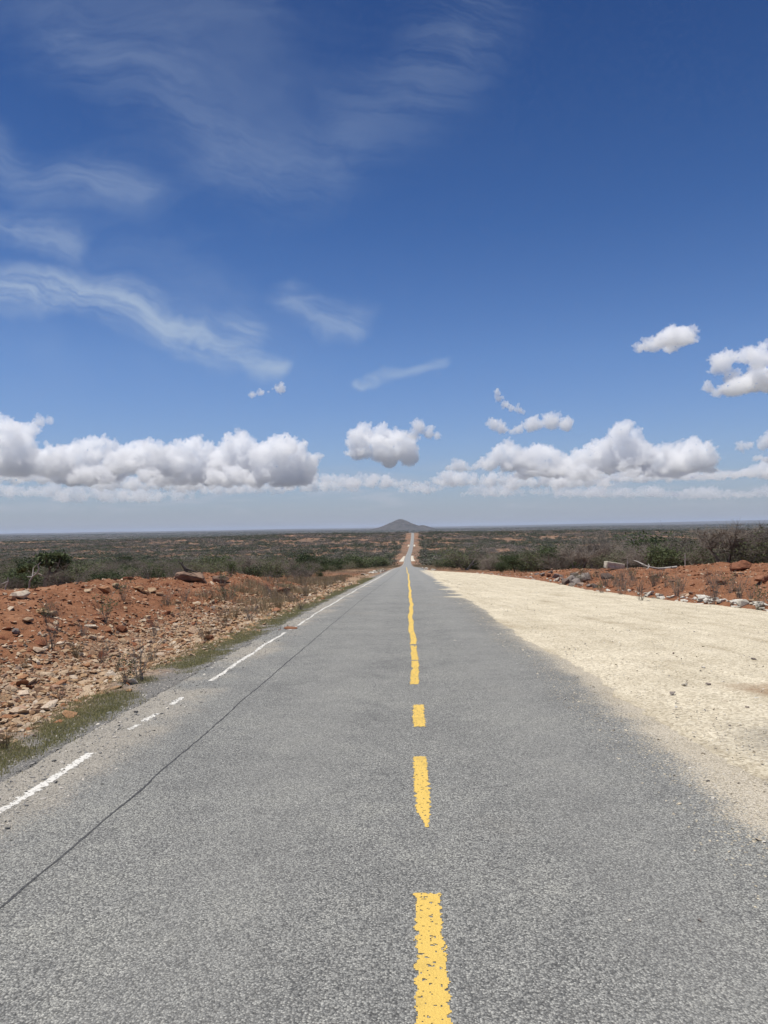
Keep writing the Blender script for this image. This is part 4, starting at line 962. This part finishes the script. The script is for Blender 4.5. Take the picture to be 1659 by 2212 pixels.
for px, py, key, h, lab in ((272, 1478, 'leafy', .42, 'bushy grey weed beside the grass strip, the nearest large one'), (300, 1470, 'dry', .55, 'thin dry weed rising behind the nearest bushy weed'), (540, 1345, 'dry', .6, 'dry twiggy weed at the inner edge of the rubble'),
                            (600, 1318, 'straw', .5, 'pale straw tuft beside the grass strip'), (650, 1318, 'dry', .5, 'upright dry weed past the straw tuft'), (620, 1290, 'leafy', .7, 'dark weed clump at the foot of the left bank'),
                            (590, 1296, 'dry', .7, 'brown dry weed in the hollow of the left bank'), (660, 1288, 'dry', .6, 'brown dry weed at the far end of the rubble'), (100, 1345, 'leafy', .4, 'leafy weed low on the left red bank'), (110, 1336, 'dry', .4, 'dry weed low on the left red bank'),
                            (180, 1375, 'dry', .4, 'dry weed beside the flat red slab'), (330, 1375, 'dry', .45, 'dry grey weed halfway up the left bank'), (220, 1430, 'dry', .4, 'dry weed among the pale rubble'), (265, 1296, 'leafy', .6, 'dark leafy weed standing on the left bank crest'),
                            (400, 1300, 'dry', .5, 'brown dry weed high on the left bank'), (480, 1270, 'leafy', .8, 'tall leafy weed on the left bank near the boulder'), (10, 1620, 'straw', .25, 'grass tuft at the left picture edge beside the shoulder'), (510, 1335, 'straw', .4, 'straw tuft before the twiggy weed'),
                            (1385, 1302, 'dry', .6, 'grey dry weed at the foot of the right bank'), (1345, 1290, 'dry', .7, 'grey dry weed beside the lay-by edge'), (1300, 1284, 'leafy', .6, 'leafy grey weed by the rock heap'), (1640, 1316, 'leafy', .7, 'leafy weed at the right picture edge'), (1540, 1309, 'dry', .5, 'dry weed above the white stones')):
    x, y = at(px, py); weed(key, x, y, h, lab)
for q in range(46):
    y = RND.uniform(17, 46); e = float(edge_r(y)); weed(('dry', 'dry', 'leafy')[q % 3], e + RND.uniform(.3, 2.4), y, RND.uniform(.35, .75), 'grey dry weed in the belt at the foot of the right bank', 'weeds at the foot of the right bank')
for q in range(60):
    y = RND.uniform(7, 60); weed(('straw', 'dry', 'straw')[q % 3], -RND.uniform(3.7, 5.6) - .02 * y, y, RND.uniform(.2, .5), 'pale dry weed growing through the left rubble strip', 'weeds in the left rubble strip')
for q in range(40):
    y = RND.uniform(10, 60); weed(('dry', 'leafy')[q % 2], -RND.uniform(6, 12.5), y, RND.uniform(.3, .7), 'brown dry weed on the left red bank', 'weeds on the left red bank')
def blades(seed, n, h, m, spread=.05):
    g = np.random.default_rng(seed); p = g.normal(0, spread, (n, 3)) * (1, 1, 0); a_ = g.uniform(0, 6.28, n); w = .0028; L = h * g.uniform(.5, 1.2, n); b_ = g.normal(0, .35, (n, 2)) * L[:, None]
    d = np.stack([np.cos(a_), np.sin(a_), 0 * a_], 1) * w; tip = p + np.concatenate([b_, L[:, None]], 1); mid = p + np.concatenate([b_ * .35, L[:, None] * .6], 1)
    V = np.stack([p - d, p + d, mid + d * .7, mid - d * .7, tip, tip + d * .1], 1).reshape(-1, 3); k = np.arange(n)[:, None] * 6
    return pmesh('tuft', (V, np.concatenate([k + [[0, 1, 2, 3]], k + [[3, 2, 5, 4]]])), M[m])
def grass():
    n = 15000; y = 4.5 + RNG.uniform(0, 1, n) ** 1.5 * 62; x = -3.38 + RNG.normal(0, .25, n) * (1 + .012 * y) - .004 * y + .25 * n2(y, y * 0, 4, 2, 3.0); keep = (n2(x, y, .9, 3, 4.0) + .25 * sst(y, 9, 13) > -.03) & (x < -3.0); x, y = x[keep], y[keep]
    s = RNG.uniform(.6, 1.3, len(x)); src = [bpy.data.objects.new('t', blades(k, 20, .024, 'grass', .07)) for k in range(5)]
    scatter('grass', src, np.stack([x, y, ground(x, y)], 1), spin(len(x), .1), np.stack([s] * 3, 1), RNG.integers(0, 5, len(x)), 'short green grass strip between shoulder and rubble', 'grass')
    n = 3200; y = np.concatenate([RNG.uniform(20, 75, n), RNG.uniform(60, 420, n)]); 
    x = np.concatenate([-RNG.uniform(3.6, 6.5, n) - .03 * y[:n], np.where(RNG.uniform(0, 1, n) < .55, -1, 1) * RNG.uniform(3.6, 13, n)]); x = np.where((x > 0) & (x < edge_r(y) + .4), -x, x)
    keep = n2(x, y, 2.5, 3, 14.0) > .05; x, y = x[keep], y[keep]; s = RNG.uniform(1.0, 3.0, len(x)) * np.interp(y, [0, 60, 400], [.8, 1.2, 3])
    src = [bpy.data.objects.new('t', blades(20 + k, 20, .09, 'straw', .07)) for k in range(5)]
    scatter('dry_grass', src, np.stack([x + cxf(y), y, ground(x + cxf(y), y)], 1), spin(len(x), .1), np.stack([s] * 3, 1), RNG.integers(0, 5, len(x)), 'thin dry grass along the verges of the road', 'grass')
grass()

# ------------------------------------------------------------------ far hills
def hill(name, px, dist, height, halfw, label, seed, base=-40, shoulder=None):
    x0, y0 = along(px, dist); n = 72; V = []
    g = np.linspace(-1, 1, n); gx, gy = np.meshgrid(g, g); fx, fy = gx.ravel(), gy.ravel()
    rr = np.hypot(fx, fy); top = height * .80 * np.exp(-(rr / .30) ** 1.7) + height * .20 * (1 - sst(rr, .25, 1.0))
    if shoulder: top = np.maximum(top, shoulder[2] * np.clip(1 - np.hypot(fx - shoulder[0], fy) / shoulder[1], 0, 1) ** .8 + height * .12 * (1 - sst(rr, .3, 1.0)))
    nz = n2(fx * 3, fy * 3, 1, 5, seed); z = top * (1 + .14 * nz) + nz * 2.5 * (rr < .95)
    V = np.stack([fx * halfw, fy * halfw, z + np.where(rr > .98, -20, 0)], 1)
    i, j = np.meshgrid(np.arange(n - 1), np.arange(n - 1), indexing='ij'); F = np.stack([i * n + j, i * n + j + 1, (i + 1) * n + j + 1, (i + 1) * n + j], -1).reshape(-1, 4)
    me = mesh_np(name, V, F); me.polygons.foreach_set('use_smooth', np.ones(len(me.polygons), bool))
    tag(new(name, me, M['hill'], loc=(x0, y0, base)), label, 'hill', kind='structure')
M['hill'] = mat('scrub_covered_hill', lambda t, b: (setc(t, b, ramp(t, noise(t, pos(t), .02, 7, .68), [(.35, (.035, .036, .03)), (.5, (.07, .066, .058)), (.66, (.13, .112, .095))])), bump(t, b, noise(t, pos(t), .02, 6, .6), 1.0, 20)), .95, .1)
hill('hill', 866, 9000, 140, 640, 'lone scrub covered hill on the horizon where the road points', 4.0, shoulder=(.42, .30, 52))

# ------------------------------------------------------------------ haze in the low air over the plain
def haze():
    x0, x1, y0, y1, z0, z1 = -48000, 48000, -48000, 48000, -90, 150
    V = [(x, y, z) for z in (z0, z1) for y in (y0, y1) for x in (x0, x1)]
    me = bpy.data.meshes.new('haze'); me.from_pydata(V, [], [(0, 2, 3, 1), (4, 5, 7, 6), (0, 1, 5, 4), (1, 3, 7, 5), (3, 2, 6, 7), (2, 0, 4, 6)])
    m = bpy.data.materials.new('haze_air'); m.use_nodes = True; t = m.node_tree; t.nodes.clear()
    v = t.nodes.new('ShaderNodeVolumePrincipled'); v.inputs['Color'].default_value = (.70, .80, .98, 1); v.inputs['Density'].default_value = 3.0e-5; v.inputs['Anisotropy'].default_value = 0.0
    o = t.nodes.new('ShaderNodeOutputMaterial'); t.links.new(v.outputs[0], o.inputs['Volume']); me.materials.append(m)
    tag(new('haze', me), 'thin blue dust haze lying over the far plain', 'haze', kind='stuff')
haze()
# ------------------------------------------------------------------ cumulus
def cloud_material(name, density, col=(1, 1, 1), g=0.2):
    m = bpy.data.materials.new(name); m.use_nodes = True
    t = m.node_tree; t.nodes.clear()
    v = t.nodes.new('ShaderNodeVolumePrincipled')
    v.inputs['Color'].default_value = (*col, 1); v.inputs['Density'].default_value = density; v.inputs['Anisotropy'].default_value = g
    o = t.nodes.new('ShaderNodeOutputMaterial'); t.links.new(v.outputs[0], o.inputs['Volume'])
    m.cycles.homogeneous_volume = True
    return m
def cumulus(label, blobs, dist, seed, base=None, mfp=14.0, levels=3, vox=1.75, depth=1.0, kids=8):
    """blobs: (x, y, r) seen in the photograph (2212 rows); a real cloud of that bearing at dist metres"""
    rnd = random.Random(seed); s = dist / 1597.0
    fwd = ray(sum(b[0] for b in blobs) / len(blobs), sum(b[1] for b in blobs) / len(blobs))
    S = []
    for x, y, r in blobs:
        d = ray(x, y)
        p = Vector((0, 0, EYE)) + d * (dist / d.dot(fwd)) + fwd * rnd.uniform(-1, 1) * r * s * depth
        S.append((p, r * s * 0.86, 0))
    out = list(S)
    for lv in range(levels):
        nxt = []
        for p, r, _ in S:
            for k in range((kids, 6, 4)[lv]):
                v = Vector((rnd.gauss(0, 1), rnd.gauss(-.3, 1), rnd.gauss(0.45, .8))).normalized()
                if v.z < -0.2: v.z *= 0.25; v.normalize()
                rr = r * rnd.uniform(0.28, 0.58)
                if rr < 1.3 * s: continue
                nxt.append((p + v * (r * rnd.uniform(.75, 1.05)), rr, lv + 1))
        out += nxt; S = nxt
    V, F, n = [], [], 0
    for p, r, lv in out:
        v, f = ico(2 if lv < 1 else 1)
        V.append(v * r + np.array(p)); F.append(f + n); n += len(v)
    c0 = np.array(out[0][0])
    me = mesh_np('cloud', np.concatenate(V) - c0, np.concatenate(F))
    o = bpy.data.objects.new('cumulus_cloud', me); o.location = c0; COL.objects.link(o)
    md = o.modifiers.new('r', 'REMESH'); md.mode = 'VOXEL'; md.voxel_size = vox * s; md.adaptivity = 0
    dg = bpy.context.evaluated_depsgraph_get()
    me2 = bpy.data.meshes.new_from_object(o.evaluated_get(dg)); o.modifiers.clear(); o.data = me2
    N = len(me2.vertices)
    P = np.empty(N * 3, np.float32); me2.vertices.foreach_get('co', P); P = P.reshape(-1, 3).astype(float)
    Nn = np.empty(N * 3, np.float32); me2.vertices.foreach_get('normal', Nn); Nn = Nn.reshape(-1, 3)
    q = P / s + seed * 31.7
    d = 5.0 * fbm(q / 24, 2) + 8.0 * np.abs(fbm(q / 10, 3)) - 2.2 + 6.5 * fbm(q / 5.0, 3)
    P = P + Nn * (d * s)[:, None]
    if base is not None:
        zb = (ray(829.5 , base).z) * dist + EYE - c0[2]
        lowm = P[:, 2] < zb + 0; P[lowm, 2] = zb - (zb - P[lowm, 2]) * 0.5 + fbm(q[lowm] / 14, 3) * 9 * s
    me2.vertices.foreach_set('co', P.astype(np.float32).ravel()); me2.update()
    me2.polygons.foreach_set('use_smooth', [True] * len(me2.polygons))
    me2.materials.clear(); me2.materials.append(cloud_material('cloud_vapour', 1.0 / (mfp * s)))
    o['label'] = label; o['category'] = 'cloud'; o['group'] = 'cumulus clouds above the plain'
    return o
ORD2 = [a + b for a in ('', 'twenty-', 'thirty-') for b in 'first second third fourth fifth sixth seventh eighth ninth'.split()]
ORD2 = ORD2[:9] + 'tenth eleventh twelfth thirteenth fourteenth fifteenth sixteenth seventeenth eighteenth nineteenth twentieth'.split() + ORD2[9:18] + ['thirtieth']
def row(x0, x1, tops, base, seed, r0=26, jit=8):
    """blobs that fill a bank between x0 and x1, from its outline of tops down to its base"""
    rnd = random.Random(seed); B = []
    x = x0
    while x <= x1:
        top = np.interp(x, [t_[0] for t_ in tops], [t_[1] for t_ in tops])
        r = min(r0 * rnd.uniform(.7, 1.15), max(9, (base - top) * .5))
        y = top + r * 1.25
        while True:
            B.append((x + rnd.uniform(-jit, jit), y, r))
            if y + r * .6 > base: break
            y += r * .9; r *= 1.05
        x += r0 * rnd.uniform(.75, 1.1)
    return B
for q, (x0, x1, tops, base, dist) in enumerate(((52, 150, [(45, 990), (70, 968), (110, 955), (150, 975)], 1022, 15500), (120, 265, [(115, 975), (160, 948), (210, 932), (245, 945), (270, 975)], 1034, 17500), (240, 380, [(235, 972), (280, 950), (320, 943), (360, 955), (385, 985)], 1018, 16000),
                                               (345, 490, [(340, 975), (385, 950), (422, 933), (455, 950), (495, 985)], 1036, 18500), (470, 580, [(465, 965), (500, 935), (516, 921), (545, 940), (585, 975)], 1030, 16500), (555, 668, [(550, 960), (590, 935), (612, 928), (640, 945), (660, 950), (675, 1000)], 1038, 15000),
                                               (165, 240, [(160, 1012), (200, 995), (245, 1015)], 1036, 14800), (300, 352, [(298, 1012), (325, 1000), (356, 1016)], 1032, 14600), (452, 540, [(450, 1014), (490, 996), (545, 1014)], 1038, 14400))):
    cumulus(f'cauliflower cumulus tower, {ORD2[q]} of the long bank at the left', row(x0, x1, tops, base, 100 + q, 19, 7), dist, 200 + q, base + 4, depth=1.3)
cumulus('tall cumulus cut by the left edge of the picture', row(-60, 55, [(-60, 880), (20, 895), (60, 905)], 1010, 2, 30) + [(85, 912, 14), (108, 910, 11)], 15000, 2, 1030, depth=1.2, mfp=20)
cumulus('puffy cumulus standing left of the road above the lone hill', row(768, 880, [(760, 925), (790, 905), (830, 915), (880, 930)], 985, 3, 24) + [(840, 995, 20), (880, 985, 18), (900, 990, 10)], 15000, 3, 1016)
cumulus('small cumulus leaning against the puffy cloud above the hill', [(905, 925, 17), (925, 938, 14), (945, 943, 10), (893, 940, 12)], 14000, 4, 952)
for q, (x0, x1, tops, base, dist) in enumerate(((1048, 1150, [(1042, 990), (1070, 958), (1110, 945), (1155, 980)], 1012, 16000), (1120, 1235, [(1115, 975), (1160, 950), (1200, 962), (1240, 990)], 1026, 18000), (1215, 1320, [(1210, 990), (1250, 965), (1285, 945), (1312, 938), (1328, 970)], 1024, 15500),
                                               (1300, 1400, [(1298, 960), (1325, 930), (1345, 900), (1362, 915), (1385, 935), (1405, 965)], 1020, 17000), (1380, 1480, [(1375, 975), (1410, 955), (1450, 950), (1485, 980)], 1030, 18500), (1455, 1545, [(1450, 965), (1490, 934), (1520, 945), (1550, 985)], 1022, 16000),
                                               (1230, 1300, [(1228, 1012), (1262, 996), (1304, 1014)], 1034, 14500), (1340, 1395, [(1338, 1014), (1366, 1000), (1398, 1014)], 1030, 14700))):
    cumulus(f'cauliflower cumulus tower, {ORD2[q]} of the long bank at the right', row(x0, x1, tops, base, 120 + q, 19, 7), dist, 220 + q, base + 4, depth=1.3)
cumulus('domed cumulus with flat base above the right bank', [(1065, 918, 16), (1085, 928, 14), (1120, 930, 13), (1150, 918, 20), (1190, 912, 22), (1222, 918, 18), (1105, 935, 10)], 13000, 6, 942)
cumulus('small crooked cloud wisp above the domed cumulus', [(1074, 848, 8), (1078, 862, 9), (1090, 875, 9), (1105, 882, 8), (1120, 886, 10), (1130, 890, 6)], 11000, 7, None, mfp=11, vox=1.4)
cumulus('single white cumulus floating in the blue at the right', [(1385, 760, 15), (1410, 752, 22), (1440, 740, 30), (1470, 730, 30), (1488, 742, 18), (1375, 762, 9), (1450, 760, 20)], 9000, 8, 776, mfp=14)
cumulus('broad cumulus cut by the right edge of the picture', [(1560, 785, 24), (1545, 800, 14), (1575, 770, 16), (1610, 770, 20), (1640, 775, 26), (1530, 840, 14), (1550, 855, 18), (1590, 845, 34), (1630, 830, 36), (1670, 830, 40), (1700, 800, 40), (1580, 815, 18)], 9500, 9, 876, mfp=14)
cumulus('tiny pink-white pair of cloud puffs at the left', [(545, 853, 8), (562, 850, 8), (605, 840, 13), (580, 848, 4)], 12000, 10, None, mfp=14)
cumulus('low cumulus puff beside the right bank near the road', row(968, 1030, [(968, 1000), (990, 985), (1030, 1005)], 1012, 11, 14), 16000, 11, 1018)
cumulus('small cumulus low at the right edge of the picture', [(1600, 965, 12), (1618, 962, 10), (1650, 960, 14), (1670, 950, 18), (1635, 1000, 12), (1660, 1005, 14)], 15000, 12, 1010)

# the far lower tiers: long thin banks one behind the other down to the haze
rq = random.Random(21)
for q, (x0, x1, base, hgt, mfp, dist) in enumerate(((-60, 260, 1042, 46, 15, 21000), (200, 470, 1048, 42, 15, 22000), (430, 700, 1040, 42, 15, 21000), (-60, 150, 1066, 32, 24, 29000), (120, 420, 1070, 30, 26, 30000), (380, 640, 1064, 32, 24, 29000), (600, 790, 1060, 40, 18, 26000), (740, 900, 1052, 34, 18, 24000), (860, 960, 1062, 30, 20, 27000),
                                                   (930, 1120, 1052, 36, 15, 23000), (1080, 1330, 1044, 46, 15, 21000), (1290, 1560, 1046, 44, 15, 22000), (1500, 1720, 1042, 46, 15, 21000), (1000, 1240, 1068, 30, 26, 30000), (1200, 1480, 1066, 32, 24, 29000), (1440, 1720, 1070, 32, 26, 30000))):
    base += rq.uniform(-9, 9)
    tops = [(x, base - hgt * rq.uniform(.45, 1.1)) for x in np.linspace(x0, x1, max(4, int((x1 - x0) / 28)))]; tops[0] = (x0, base - 10); tops[-1] = (x1, base - 10)
    cumulus(f'thin far cumulus bank, {ORD2[q]} of the low rows fading into the haze', row(x0, x1, tops, base, 60 + q, 14, 6), dist, 40 + q, base + 3, mfp=mfp, levels=2, vox=2.1, depth=2.0, kids=6)
